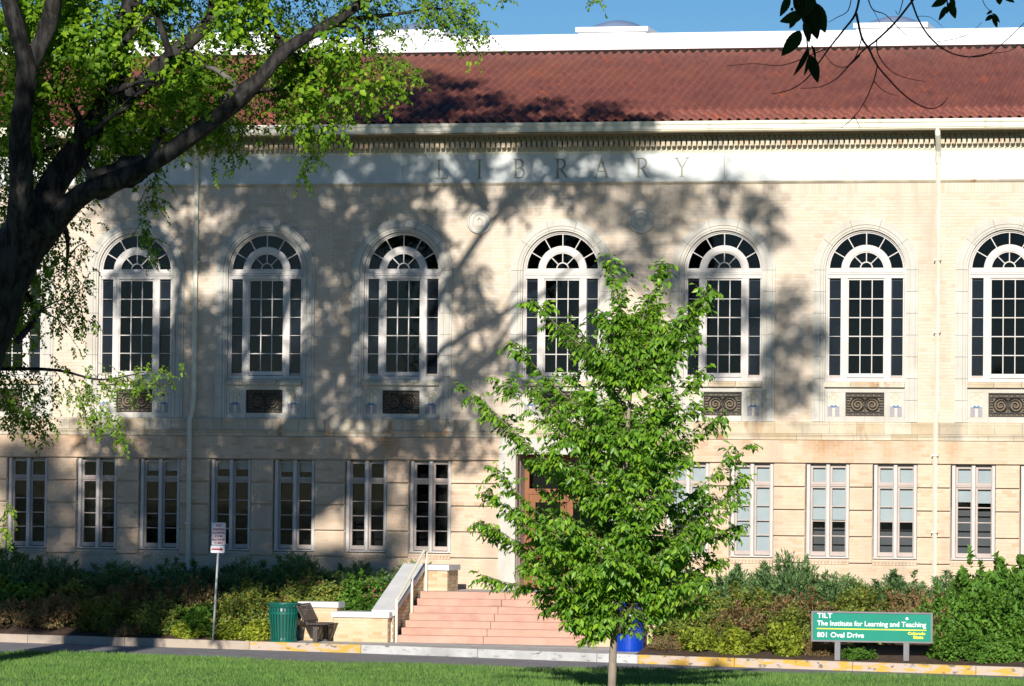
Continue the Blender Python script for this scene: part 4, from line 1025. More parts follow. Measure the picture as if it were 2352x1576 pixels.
limb(mb, [(-5.55,-18.40,10.88),(-4.87,-18.40,11.36),(-4.05,-18.40,12.10),(-3.33,-18.10,12.83),(-2.85,-17.90,13.64),(-1.73,-17.40,14.92),(-0.19,-17.40,15.95)], [.2,.18,.16,.14,.11,.06,.03], 12)
limb(mb, [(-7.01,-19.00,7.94),(-6.73,-19.60,9.22),(-6.65,-20.00,10.49),(-6.46,-20.20,11.69),(-6.73,-20.40,12.88),(-7.03,-20.50,14.35),(-6.88,-20.00,16.60)], [.34,.26,.23,.20,.17,.13,.07], 12)
limb(mb, [(-6.58,-20.00,11.53),(-6.09,-20.00,12.57),(-5.77,-20.30,13.40),(-4.87,-20.50,15.00)], [.2,.18,.15,.06], 10)
limb(mb, [(-1.42,-19.30,12.13),(-1.83,-19.40,11.62),(-2.22,-19.30,11.42),(-2.73,-19.40,11.11)], [.10,.09,.09,.07], 8)
limb(mb, [(-4.47,-18.70,9.88),(-4.84,-18.70,9.75),(-5.53,-18.70,9.49)], [.22,.3,.33], 10)
limb(mb, [(0.61,-18.60,13.49),(1.36,-18.80,14.67),(2.59,-19.20,15.88),(3.59,-19.40,17.11)], [.07,.05,.035,.02], 8)
limb(mb, [(-3.50,-18.00,16.20),(-1.95,-18.00,16.96),(0.40,-18.00,17.78),(2.64,-18.00,18.41)], [.08,.06,.04,.02], 8)
limb(mb, [(-8.20,-18.20,5.77),(-7.64,-18.20,5.83),(-6.43,-18.20,5.81),(-5.50,-18.20,5.62),(-4.58,-18.20,5.78)], [.06,.045,.03,.02,.008], 6)
limb(mb, [(-0.80,-18.00,12.80),(-0.08,-18.00,12.88),(0.64,-18.00,12.95),(1.45,-18.00,13.03),(1.99,-18.00,12.67)], [.07,.05,.035,.02,.008], 6)
for a_, b_ in zip([(-5.42,-19.00,9.47),(-5.08,-19.00,11.35),(-4.38,-19.00,9.81),(-3.29,-19.00,10.50),(-2.31,-19.00,11.28),(-3.86,-19.00,12.04),(-6.94,-19.00,9.26),(-6.89,-19.00,11.81),(-5.58,-19.00,10.48),(-3.05,-19.00,12.72),(-1.51,-19.00,12.13),(-6.20,-19.00,8.90),(-2.31,-19.00,11.28),(-7.01,-19.00,10.58),(-4.96,-19.00,12.23),(-0.53,-19.00,12.68),(-5.08,-19.00,11.35),(-4.38,-19.00,9.81),(-7.24,-19.00,7.77),(-6.99,-19.00,6.36),(-6.20,-19.00,8.90),(-5.58,-19.00,10.48),(-1.51,-19.00,12.13),(-3.05,-19.00,12.72)],
                  [(-6.24,-17.60,11.05),(-5.94,-19.10,12.67),(-3.94,-17.80,10.39),(-3.79,-18.00,10.37),(-1.42,-17.70,11.43),(-4.43,-19.00,13.36),(-6.45,-17.80,10.41),(-6.42,-18.00,12.97),(-7.06,-17.70,11.76),(-2.12,-18.20,13.32),(-1.23,-17.70,11.17),(-6.41,-17.80,7.65),(-3.52,-19.20,11.75),(-6.71,-17.90,11.21),(-4.16,-17.80,13.14),(-0.19,-17.90,12.19),(-3.82,-19.40,11.47),(-4.44,-18.00,11.08),(-6.84,-17.60,6.95),(-6.94,-17.60,7.13),(-7.08,-17.60,10.16),(-4.57,-19.30,11.05),(-2.26,-18.00,12.91),(-3.80,-17.80,13.67)]):
    A_0, B_0 = Vector(a_), Vector(b_); m_ = A_0.lerp(B_0,.5)+Vector((random.uniform(-.25,.25),0,random.uniform(.05,.3)))
    limb(mb, [A_0, m_, B_0], [.085,.05,.015], 6, 4, .1)
    for q_ in range(3):
        s1 = m_.lerp(B_0, random.random()); e1 = s1+Vector((random.uniform(-.8,.8), random.uniform(-.4,.4), random.uniform(-.5,.5)))
        limb(mb, [s1, s1.lerp(e1,.5)+Vector((0,0,.08)), e1], [.022,.014,.005], 4, 3, .2)
mb2 = MB()
mb.obj('trunk', M_bark, ELM, smooth=True).matrix_parent_inverse = Matrix.Translation((8.35,19,0))
for L_ in ([(2.19,-19.00,18.12,0.01,0),(1.44,-19.00,17.71,0.01,0),(0.69,-19.00,16.97,0.01,0),(-0.06,-19.00,15.91,0.01,0),(-0.81,-19.00,14.75,0.01,1)], [(2.65,-19.00,15.59,0.01,0),(1.47,-19.00,15.01,0.01,0),(0.50,-19.00,14.49,0.01,0),(-0.47,-19.00,13.90,0.01,0),(-1.34,-19.00,13.16,0.01,1)]):
    limb(mb2, [q_[:3] for q_ in L_], [.03,.075,.09,.10,.11], 8)
mb2.obj('upper_limbs', M_bark, ELM, smooth=True)
sp = Sprays()
def chain(P, n, L, droop, r, gap=.034, hang=.5):
    """sprays of leafy shoots strung along a polyline"""
    P = [Vector(p) for p in P]
    seg = [(P[i], P[i+1]) for i in range(len(P)-1)]; tot = sum((b-a).length for a, b in seg)
    for a, b in seg:
        m = max(1, int(n*(b-a).length/tot))
        for k in range(m):
            c = a.lerp(b, random.random())+Vector((random.gauss(0,r),random.gauss(0,r),random.gauss(0,r)))
            sp.shoot(c, (b-a).normalized()*.5+Vector((random.gauss(0,.8),random.gauss(0,.8),random.gauss(0,.5))), random.uniform(*L), droop, gap, .9, hang)
for P, n, r in [
    ([(-6.52,-18.20,5.69),(-5.78,-18.20,5.51),(-5.22,-18.20,5.60),(-4.58,-18.20,5.78),(-4.12,-18.20,5.61)], 60, .16), ([(-5.96,-18.20,5.42),(-5.63,-18.20,4.98),(-5.30,-18.20,4.81),(-5.02,-18.20,4.46)], 38, .12),
    ([(-6.24,-18.30,8.07),(-6.00,-18.30,7.63),(-6.13,-18.30,7.10),(-5.85,-18.30,6.57)], 46, .16), ([(-6.70,-18.60,8.32),(-6.32,-18.60,7.61),(-6.49,-18.60,6.73)], 40, .22),
    ([(-7.79,-18.00,11.03),(-7.22,-18.00,10.76),(-6.75,-18.00,10.40)], 60, .28), ([(-7.76,-18.00,9.07),(-7.19,-18.00,8.71),(-6.91,-18.00,8.35)], 50, .25), ([(-7.74,-18.00,7.64),(-7.45,-18.00,7.11),(-7.16,-18.00,6.58)], 60, .25), ([(-7.52,-18.00,5.78),(-7.14,-18.00,5.16),(-6.76,-18.00,4.81)], 40, .2),
    ([(-7.53,-18.00,3.12),(-7.39,-18.00,2.98)], 5, .04), ([(-7.59,-18.00,2.72),(-7.53,-18.00,2.54)], 4, .03),
    ([(-4.55,-18.20,10.36),(-4.45,-18.20,9.74),(-4.44,-18.20,9.30),(-4.12,-18.20,9.17)], 30, .09), ([(-4.62,-18.20,8.77),(-4.43,-18.20,8.33),(-4.42,-18.20,7.94)], 15, .07),
    ([(-3.33,-18.00,10.81),(-2.96,-18.00,10.36),(-2.96,-18.00,10.10)], 40, .16), ([(-2.33,-18.00,11.59),(-1.87,-18.00,11.23),(-1.33,-18.00,11.23)], 60, .24), ([(-1.33,-18.00,11.67),(-1.28,-18.00,10.88),(-1.27,-18.00,10.35),(-1.31,-18.00,9.74)], 42, .10),
    ([(-0.89,-18.00,12.19),(-0.70,-18.00,11.66),(-0.60,-18.00,11.13),(-0.51,-18.00,10.87)], 34, .11), ([(-0.43,-18.00,12.27),(-0.16,-18.00,11.65),(-0.01,-18.00,11.13)], 24, .07), ([(-0.17,-18.00,12.53),(0.29,-18.00,12.17),(0.47,-18.00,11.82),(1.01,-18.00,11.81)], 44, .12),
    ([(0.29,-18.00,12.00),(0.47,-18.00,11.64)], 8, .05), ([(0.82,-18.00,13.04),(1.45,-18.00,12.85),(1.99,-18.00,12.67),(2.12,-18.00,12.36)], 66, .16), ([(-0.99,-18.00,12.98),(-0.26,-18.00,12.88),(0.46,-18.00,12.96)], 90, .26), ([(0.99,-18.00,13.38),(1.89,-18.00,13.11),(2.16,-18.00,12.93)], 40, .18),
    ([(-1.89,-18.00,12.73),(-1.52,-18.00,12.37),(-0.98,-18.00,12.10)], 70, .24), ([(-2.63,-18.00,12.92),(-2.08,-18.00,13.08),(-1.35,-18.00,13.16)], 60, .28), ([(-3.81,-18.00,11.96),(-2.98,-18.00,12.13),(-2.25,-18.00,12.29)], 80, .26), ([(-4.56,-18.00,12.77),(-3.91,-18.00,12.94),(-3.36,-18.00,12.57)], 60, .26),
    ([(-6.41,-18.00,12.80),(-5.76,-18.00,12.52),(-5.56,-18.00,11.89)], 60, .26), ([(-6.39,-18.00,11.19),(-5.74,-18.00,11.54),(-4.81,-18.00,11.27)], 70, .28), ([(-4.81,-18.00,11.09),(-4.07,-18.00,10.99),(-3.52,-18.00,11.25)], 60, .26), ([(-6.88,-18.00,12.45),(-6.30,-18.00,11.73),(-6.57,-18.00,11.02)], 55, .28),
    ([(-7.22,-18.00,10.40),(-6.65,-18.00,10.13),(-6.37,-18.00,9.59)], 50, .25), ([(-7.59,-18.00,9.96),(-7.20,-18.00,9.42),(-7.38,-18.00,8.89)], 50, .25), ([(-5.45,-18.00,10.39),(-4.99,-18.00,10.65),(-4.43,-18.00,10.55)], 46, .2), ([(-7.81,-18.00,12.46),(-7.52,-18.00,11.74),(-7.61,-18.00,11.21)], 60, .3), ([(-7.82,-18.00,13.17),(-7.26,-18.00,13.17),(-6.88,-18.00,12.80)], 50, .28),
    ([(-4.26,-18.00,11.70),(-4.44,-18.00,11.17),(-4.07,-18.00,10.64)], 40, .2), ([(2.61,-18.00,13.25),(2.78,-18.00,13.18)], 3, .03), ([(4.42,-18.00,13.21),(4.73,-18.00,13.17)], 4, .04), ([(-5.49,-18.00,13.14),(-4.74,-18.00,13.04),(-5.02,-18.00,12.69)], 40, .2), ([(-2.79,-18.00,11.07),(-2.60,-18.00,10.62),(-2.23,-18.00,10.62)], 26, .14), ([(-7.62,-17.60,8.74),(-7.33,-17.60,8.02),(-7.69,-17.60,7.31),(-7.40,-17.60,6.77)], 70, .25), ([(-8.03,-17.60,10.71),(-7.73,-17.60,9.81),(-7.35,-17.60,9.36)], 60, .25), ([(-7.96,-17.60,6.23),(-7.57,-17.60,5.70),(-7.19,-17.60,5.34)], 46, .22), ([(-6.73,-17.80,10.68),(-6.26,-17.80,10.23),(-5.69,-17.80,9.78)], 40, .22), ([(-7.85,-17.60,5.34),(-7.46,-17.60,4.81),(-7.00,-17.60,4.81)], 40, .18), ([(-7.24,-18.00,11.56),(-6.87,-18.00,12.00),(-6.22,-18.00,12.26)], 60, .28), ([(-4.10,-18.00,13.20),(-3.18,-18.00,13.28),(-2.63,-18.00,13.00)], 50, .25), ([(-5.95,-18.00,13.14),(-6.42,-18.00,13.24),(-7.07,-18.00,12.81)], 40, .25), ([(-7.27,-17.80,9.08),(-6.70,-17.80,8.72),(-6.15,-17.80,9.16)], 50, .22), ([(-4.40,-17.80,10.57),(-3.85,-17.80,10.39),(-3.39,-17.80,10.65)], 44, .16), ([(-2.67,-17.80,11.70),(-2.12,-17.80,11.87),(-1.58,-17.80,12.22)], 36, .16), ([(-7.70,-17.80,12.48),(-7.31,-17.80,12.03),(-7.58,-17.80,11.05)], 50, .24), ([(-7.69,-17.60,13.40),(-7.49,-17.60,12.68),(-7.57,-17.60,11.96)], 50, .22), ([(-7.65,-17.60,11.06),(-7.36,-17.60,10.35),(-7.44,-17.60,9.63)], 60, .24), ([(-6.97,-17.60,9.63),(-7.06,-17.60,9.09),(-6.95,-17.60,8.38)], 50, .2), ([(-7.71,-17.60,8.38),(-7.41,-17.60,7.66),(-7.59,-17.60,6.95)], 56, .22), ([(-5.73,-17.80,12.09),(-5.27,-17.80,12.80),(-5.09,-17.80,13.15)], 30, .18), ([(-7.75,-17.80,9.62),(-7.26,-17.80,8.37),(-6.97,-17.80,7.65)], 60, .26), ([(-6.65,-18.00,9.95),(-6.00,-18.00,10.12),(-5.35,-18.00,10.21)], 40, .2), ([(-5.79,-18.00,8.35),(-6.34,-18.00,8.00)], 8, .1)]:
    chain(P, int(n*1.9), (.2,.5), .45, r*1.15)
# upper crown, out of the picture: it is what throws the dappled shade on the facade
UP = [(-8.96,-19.00,18.31,0.93,34),(-7.79,-18.50,18.22,0.93,34),(-6.09,-19.50,18.69,0.93,31),(-4.66,-18.50,18.09,0.82,29),(-3.26,-19.00,18.37,0.82,26),(-1.30,-18.00,17.78,0.62,15),(-7.93,-19.00,16.90,0.72,20),(-1.05,-19.00,17.08,0.62,18),(-0.96,-18.00,16.08,0.52,13),(-5.90,-19.00,16.46,0.62,17),(-3.91,-19.00,17.31,0.62,20),(-6.16,-18.50,13.49,0.72,26),(-2.11,-19.00,13.48,0.62,15),(-7.89,-19.00,14.32,0.52,19),(-8.26,-20.00,18.03,0.93,31),(-7.18,-18.00,17.82,0.93,31),(-5.48,-19.00,17.96,1.03,43),(-4.12,-17.50,17.61,0.93,34),(-2.14,-20.00,18.63,0.72,24),(-4.80,-19.00,16.89,0.82,34),(-3.16,-18.00,16.51,0.82,31),(-1.93,-19.00,17.62,0.72,27),(-6.93,-18.00,16.10,0.72,23),(-5.31,-20.00,15.33,0.72,26),(-6.66,-19.00,14.53,0.72,34),(-3.58,-18.00,15.44,0.93,49),(-2.73,-17.00,15.71,0.72,24),(-8.36,-19.00,15.61,0.62,15),(-5.13,-18.00,15.45,0.62,26),(-3.22,-19.00,14.32,0.82,34),(0.11,-18.00,17.77,0.62,9),(1.33,-19.00,17.71,0.72,12),(2.39,-18.00,17.64,0.72,10),(4.66,-28.00,20.81,0.62,11),(5.49,-27.00,20.02,0.62,11),(6.45,-27.00,20.33,0.52,8),(7.27,-26.00,20.37,0.52,8),(8.35,-27.00,20.32,0.52,13),(8.44,-26.00,19.22,0.36,5),(0.05,-19.00,15.60,0.62,12),(0.26,-18.00,14.59,0.57,11),(0.07,-19.00,13.69,0.52,9),(0.83,-19.00,14.12,0.41,4),(4.63,-26.00,18.60,0.62,8),(5.82,-27.00,19.39,0.52,7),(6.34,-26.00,18.18,0.62,11),(7.44,-28.00,19.33,0.52,6),(8.16,-27.00,17.92,0.46,8),(8.87,-26.00,17.76,0.46,8),(9.53,-27.00,17.30,0.52,10),(8.80,-27.00,16.88,0.52,11),(9.20,-26.00,15.68,0.46,9),(8.63,-28.00,16.21,0.52,11),(7.33,-27.00,16.88,0.62,8),(5.46,-26.00,20.49,0.62,8),(-7.56,-18.00,12.87,0.82,30),(-6.41,-19.00,12.82,0.82,34),(-4.88,-18.00,12.88,0.52,15),(-5.40,-19.00,12.18,0.93,38),(-3.98,-18.00,11.82,0.72,26),(-2.54,-19.00,12.84,0.62,15),(-1.60,-18.00,15.23,0.52,12),(-1.34,-19.00,13.90,0.52,13),(-1.79,-18.00,12.05,0.72,19),(-0.45,-19.00,12.21,0.62,9),(-1.12,-18.00,11.20,0.93,24),(-3.18,-19.00,11.24,0.82,30),(-5.07,-18.00,10.75,0.93,38),(-6.95,-19.00,11.10,0.93,38),(-9.00,-18.00,11.15,0.93,30),(-2.34,-19.00,14.96,0.41,12),(-3.98,-19.00,13.58,0.52,19),(0.32,-19.00,11.48,0.62,8)]
ROOFB = [(x,y,z,r_,n_*1.1) for x,y,z,r_,n_ in [(-2.97,-22.00,22.06,0.72,15),(-2.34,-21.00,22.37,0.72,15),(-1.24,-22.00,22.36,0.72,17),(-1.05,-22.00,23.78,0.62,13),(-0.45,-21.00,21.25,0.82,19),(0.85,-22.00,21.93,0.62,13),(1.54,-21.00,20.51,0.72,15),(2.45,-22.00,21.52,0.52,11),(3.67,-21.00,20.78,0.62,13),(0.79,-22.00,20.24,0.72,15),(-0.69,-22.00,20.64,0.82,17),(-1.87,-21.00,20.61,0.82,17),(4.14,-22.00,20.06,0.62,11),(2.39,-21.00,19.83,0.62,11),(-1.37,-21.00,19.59,0.82,17),(-0.37,-22.00,21.29,0.93,24),(-0.36,-21.00,22.64,0.62,15),(0.85,-22.00,20.58,0.72,11),(2.32,-22.00,20.03,0.62,11),(3.21,-21.00,20.13,0.62,9),(4.45,-22.00,20.14,0.62,8),(4.95,-22.00,20.44,0.41,6),(-2.45,-22.00,20.68,0.93,15),(-3.56,-21.00,19.71,0.93,15),(0.37,-21.00,19.26,0.82,9),(1.90,-22.00,19.61,0.82,8),(3.26,-21.00,19.34,0.82,8),(-5.63,-22.00,20.00,0.93,17),(-7.86,-22.00,20.02,0.93,15)]]
sp2 = Sprays()
clusters(sp2, UP+ROOFB, (.3,.6), .4, .055, .4, draw=False)
mb = MB()
# branches that carry those clusters
tips = [b for b in UP+ROOFB]
hubs = [(-2.47,-18.60,14.25),(-0.67,-18.60,15.17),(1.48,-18.60,15.39),(3.25,-18.60,15.95),(-3.49,-18.60,15.85),(-5.31,-18.60,14.57),(0.57,-18.60,17.06),(-7.08,-18.60,15.49),(2.34,-18.60,17.88)]
for (x, y, z, r, n) in tips:
    h = min(hubs, key=lambda q: (q[0]-x)**2+(q[1]-y)**2+(q[2]-z)**2)
    if z > 12.9: limb(mb, [h, ((h[0]+x)/2+random.uniform(-.2,.2), (h[1]+y)/2, (h[2]+z)/2+.12), (x, y, z)], [.045,.03,.01], 5, 3)
mb.obj('branches', M_bark, ELM, smooth=True).matrix_parent_inverse = Matrix.Translation((8.35,19,0))
P0 = Matrix.Translation((8.35,19,0))
sp.build(ELM, M_elm, .076, .026); sp2.build(ELM, M_elm, .135, .050)
for c in ELM.children: c.matrix_parent_inverse = P0

# --- second elm, beyond the left edge of the picture and nearer: shades bed, kerb and ground floor
EL2 = thing('elm_tree', 'second elm nearer the camera, out of the picture at the left', 'tree', (-4.5,-40,0))
mb = MB(); limb(mb, [(-4.5,-40,-.3),(-4.4,-40,4),(-4.2,-40,8),(-4.0,-40,12),(-3.4,-40,16)], [.6,.5,.42,.32,.1], 12)
B2 = [(-7.59,-40.00,17.87,1.13,41),(-5.56,-40.00,18.22,0.82,26),(-8.24,-40.00,16.25,1.24,57),(-6.65,-40.00,15.95,1.13,60),(-4.96,-40.00,15.97,1.13,60),(-3.29,-40.00,15.89,1.13,57),(-1.74,-40.00,16.02,1.03,53),(-0.41,-40.00,16.04,0.93,45),(0.57,-40.00,16.27,0.62,21),(-7.54,-40.00,14.97,1.03,49),(-5.51,-40.00,14.89,1.03,57),(-3.94,-40.00,14.81,0.72,30),(-1.62,-40.00,15.28,0.72,26),(-0.62,-40.00,15.29,0.52,15),(-8.44,-40.00,14.09,0.93,38),(-6.63,-40.00,14.12,0.93,41),(-4.83,-40.00,14.26,0.72,34),(-3.31,-40.00,17.92,0.72,19),(0.66,-40.00,18.17,0.62,13),(-6.22,-40.00,17.03,0.72,22),(-1.75,-40.00,17.40,0.52,15),(1.97,-40.00,17.97,0.62,9),(-8.28,-40.00,18.84,0.93,26),(1.11,-40.00,17.01,0.41,7),(-2.74,-40.00,16.86,0.62,19)]
for (x, y, z, r, n) in B2: limb(mb, [(-4.1,-40,max(8,z-2.5)), ((x-4.1)/2,-40,z-.5), (x,y,z)], [.10,.06,.02], 5, 3)
mb.obj('trunk', M_bark, EL2, smooth=True)
B3 = [(X_+.13*21, -40+random.uniform(-2,2), Z_+.37*21, .85, 15) for X_, Z_ in ((-8.4,6.8),(-7.6,7.6),(-8.2,8.6),(-7.2,9.3),(-6.2,9.0),(-5.2,9.9),(-6.6,10.6),(-4.3,10.6),(-8.2,10.4),(-5.6,11.6),(-7.4,12.2),(-3.2,11.2),(-8.0,5.4))]  # unseen clusters added sunward of the big elm to shade its trunk
sp3 = Sprays(); clusters(sp3, B2+B3, (.35,.7), .4, .06, .4, draw=False); sp3.build(EL2, M_elm, .15, .06)
for c in EL2.children: c.matrix_parent_inverse = Matrix.Translation((4.5,40,0))

# --- the young tree in front of the entrance
YT = thing('young_tree', 'young upright tree with bright green drooping leaves in front of the steps', 'tree', (7.234,-28.82,0))
mb = MB(); bx_, by_ = 7.234, -28.82
lead = limb(mb, [(7.234,by_,-.2),(7.25,by_,.6)] + [(7.26,-28.82,0.81),(7.31,-28.82,1.77),(7.36,-28.82,2.89),(7.45,-28.82,4.01),(7.51,-28.82,5.12),(7.67,-28.82,6.17),(7.80,-28.82,6.69)], [.080,.068,.060,.055,.05,.042,.032,.02,.012], 10)
lead = [v for v in lead]
spy = Sprays()
tips = [(1510,600,.1,.9),(1392,605,-.1,.9),(1480,700,.5,.7),(1215,690,0,1),(1300,740,.5,.9),(1172,782,.3,1),(1068,887,0,1),(1130,860,-.6,.9),(1602,692,0,1),(1582,765,-.3,1),(1620,640,.0,.5),(1600,850,.5,.9),(1640,950,0,1),(1590,925,-.7,1),
        (1704,1018,0,1),(1705,1082,.4,1),(1150,960,.5,1),(1105,1110,0,1),(1130,1070,-.7,1),(1090,1188,.1,1),(1120,1215,.7,1),(1105,1320,0,1),(1200,1290,-1,1),(1690,1200,0,1),(1680,1140,-.8,1),(1640,1280,.3,1),(1600,1330,-.6,1),(1250,1390,.3,1),(1330,1440,-.3,1),(1540,1440,.2,1),(1550,1380,-.8,1),
        (1480,1400,-1.2,1),(1380,1360,1.3,1),(1300,1180,-1.6,1),(1500,1150,-1.7,1),(1400,1000,-1.6,1),(1560,1050,-1.4,1),(1260,1020,-1.3,1),(1350,900,-1.2,1),(1520,880,-1.1,1),(1300,850,.9,1),(1540,780,.5,1),(1420,780,-.8,1),(1380,720,.4,.8),(1560,1240,-1.4,1),(1400,1270,-1.7,1),
        (1250,1120,1.2,1),(1450,950,1.4,1),(1520,1100,1.6,1),(1340,1080,1.5,1),(1560,1000,1.2,1),(1450,1240,1.5,1),(1280,950,.9,1),(1190,1170,-1.1,1),(1620,1130,1.0,1),(1460,1320,-1.5,1),(1210,880,-.5,1),(1390,850,1.0,1),(1500,980,-1.5,1),(1440,1100,-1.8,1),(1340,1300,-1.4,1),(1250,1240,-1.4,1),(1620,1200,-1.1,1),(1400,1150,1.7,1),(1300,1330,1.3,1),(1500,1290,1.5,1)]
TP = [(8.00,-28.72,7.36),(7.15,-28.92,7.32),(7.70,-28.32,6.64),(5.78,-28.82,6.69),(6.32,-28.32,6.34),(5.38,-28.52,6.01),(4.66,-28.82,5.21),(5.28,-29.42,5.40),(8.72,-28.82,6.67),(8.63,-29.12,6.12),(8.86,-28.82,6.91),(8.63,-28.32,5.51),(9.03,-28.82,4.76),(8.78,-29.52,4.93),(9.51,-28.82,4.26),(9.45,-28.42,3.79),(5.18,-28.32,4.67),(4.96,-28.82,3.54),(5.32,-29.52,3.83),(4.83,-28.72,2.95),(4.92,-28.12,2.75),(4.98,-28.82,1.96),(5.94,-29.82,2.21),(9.42,-28.82,2.91),(9.48,-29.62,3.36),(8.99,-28.52,2.31),(8.86,-29.42,1.96),(6.11,-28.52,1.49),(6.62,-29.12,1.29),(8.64,-28.62,1.57),(8.60,-29.62,1.95),(6.74,-27.52,1.82),(6.81,-30.42,3.04),(8.31,-30.52,3.27),(7.54,-30.42,4.35),(8.69,-30.22,4.00),(6.43,-30.12,4.20),(7.08,-30.02,5.09),(8.33,-29.92,5.24),(6.25,-27.92,5.52),(8.17,-28.32,6.04),(7.51,-29.62,5.99),(6.96,-28.42,6.48),(8.71,-30.22,2.62),(7.58,-30.52,2.39),(5.81,-27.62,3.47),(7.31,-27.42,4.78),(7.82,-27.22,3.65),(6.45,-27.32,3.79),(8.20,-27.62,4.40),(7.31,-27.32,2.58),(6.10,-27.92,4.76),(5.87,-29.92,3.10),(8.70,-27.82,3.43),(7.99,-30.32,2.39),(5.87,-29.32,5.25),(6.92,-27.82,5.52),(8.26,-30.32,4.51),(7.89,-30.62,3.63),(7.08,-30.22,2.16),(6.40,-30.22,2.59),(9.09,-29.92,2.91),(6.88,-27.12,3.26),(6.20,-27.52,1.88),(7.70,-27.32,2.21)]
for T in TP:
    T = Vector(T)
    hz = T.z - .35 - .62*math.hypot(T.x-7.4, T.y-by_); hz = min(max(hz, 1.0 + .12*random.random()), 5.6)
    s0 = min(lead, key=lambda q: abs(q.z-hz)); horiz = Vector((T.x-s0.x, T.y-s0.y, 0)); L_ = (T-s0).length
    mid = s0.lerp(T, .5)+Vector((0,0,.10*L_ if T.z < 3.2 else -.05*L_))
    m1 = s0.lerp(T, .25)+Vector((0,0,.04*L_)) ; br = limb(mb, [s0, m1, mid, T], [max(.012,.011*L_), max(.010,.008*L_), .007, .003], 6, 3, .01)
    n = len(br)
    for i in range(2, n):
        u = i/(n-1); a, b = br[i-1], br[i]
        k = 11 if u < .5 else 12
        for j in range(k):
            c = a.lerp(b, random.random()); dd = (b-a).normalized()*.9+Vector((random.gauss(0,.6), random.gauss(0,.6), random.gauss(.1,.35)))
            spy.shoot(c, dd, random.uniform(.22,.55)*(1.15-.45*u), .25, .034, .75, .75, .0035)
    spy.shoot(br[-2], (T-s0).normalized()+Vector((0,0,.1)), .35, .1, .028, .7, .7, .004)
mb.obj('trunk', M_bark2, YT, smooth=True)
keep = [i for i, q_ in enumerate(spy.P) if not (abs(q_[0]-(21.85-.2011*(q_[1]+100))) < .30 and .62 < q_[2] < 1.66) or i % 7 == 0]
spy.P = [spy.P[i] for i in keep]; spy.D = [spy.D[i] for i in keep]; spy.N = [spy.N[i] for i in keep]      # the crown is thin over the bin
spy.build(YT, M_young, .118, .028)
for c in YT.children: c.matrix_parent_inverse = Matrix.Translation((-7.234,28.82,0))

# --- near tree at the upper right: bare twigs and a few large dark leaves hang into the picture
NTX, NTY = 24.6, -83.0
NT = thing('overhanging_tree', 'near tree whose thin bare twigs and large dark leaves hang into the upper right', 'tree', (NTX, NTY, 0))
mb = MB(); limb(mb, [(NTX,NTY,.9),(NTX-.05,NTY,4),(NTX-.4,NTY-.2,6.5),(NTX-1.2,NTY-.6,9)], [.34,.28,.2,.08], 12)
A0 = [(19.651,-85.000,5.168),(19.823,-85.000,5.165),(19.865,-85.000,5.164),(19.447,-85.000,5.171),(19.956,-85.000,5.162),(20.115,-85.000,5.160),(19.635,-85.000,5.243)]
for q_ in A0: limb(mb, [(NTX-.2,NTY-.1,5.6), ((q_[0]+NTX)/2,(q_[1]+NTY)/2,6.2), (q_[0],q_[1],q_[2]+.15), q_], [.05,.03,.008,.0035], 6, 4)
mb.obj('trunk', M_bark, NT, smooth=True)
mb = MB()
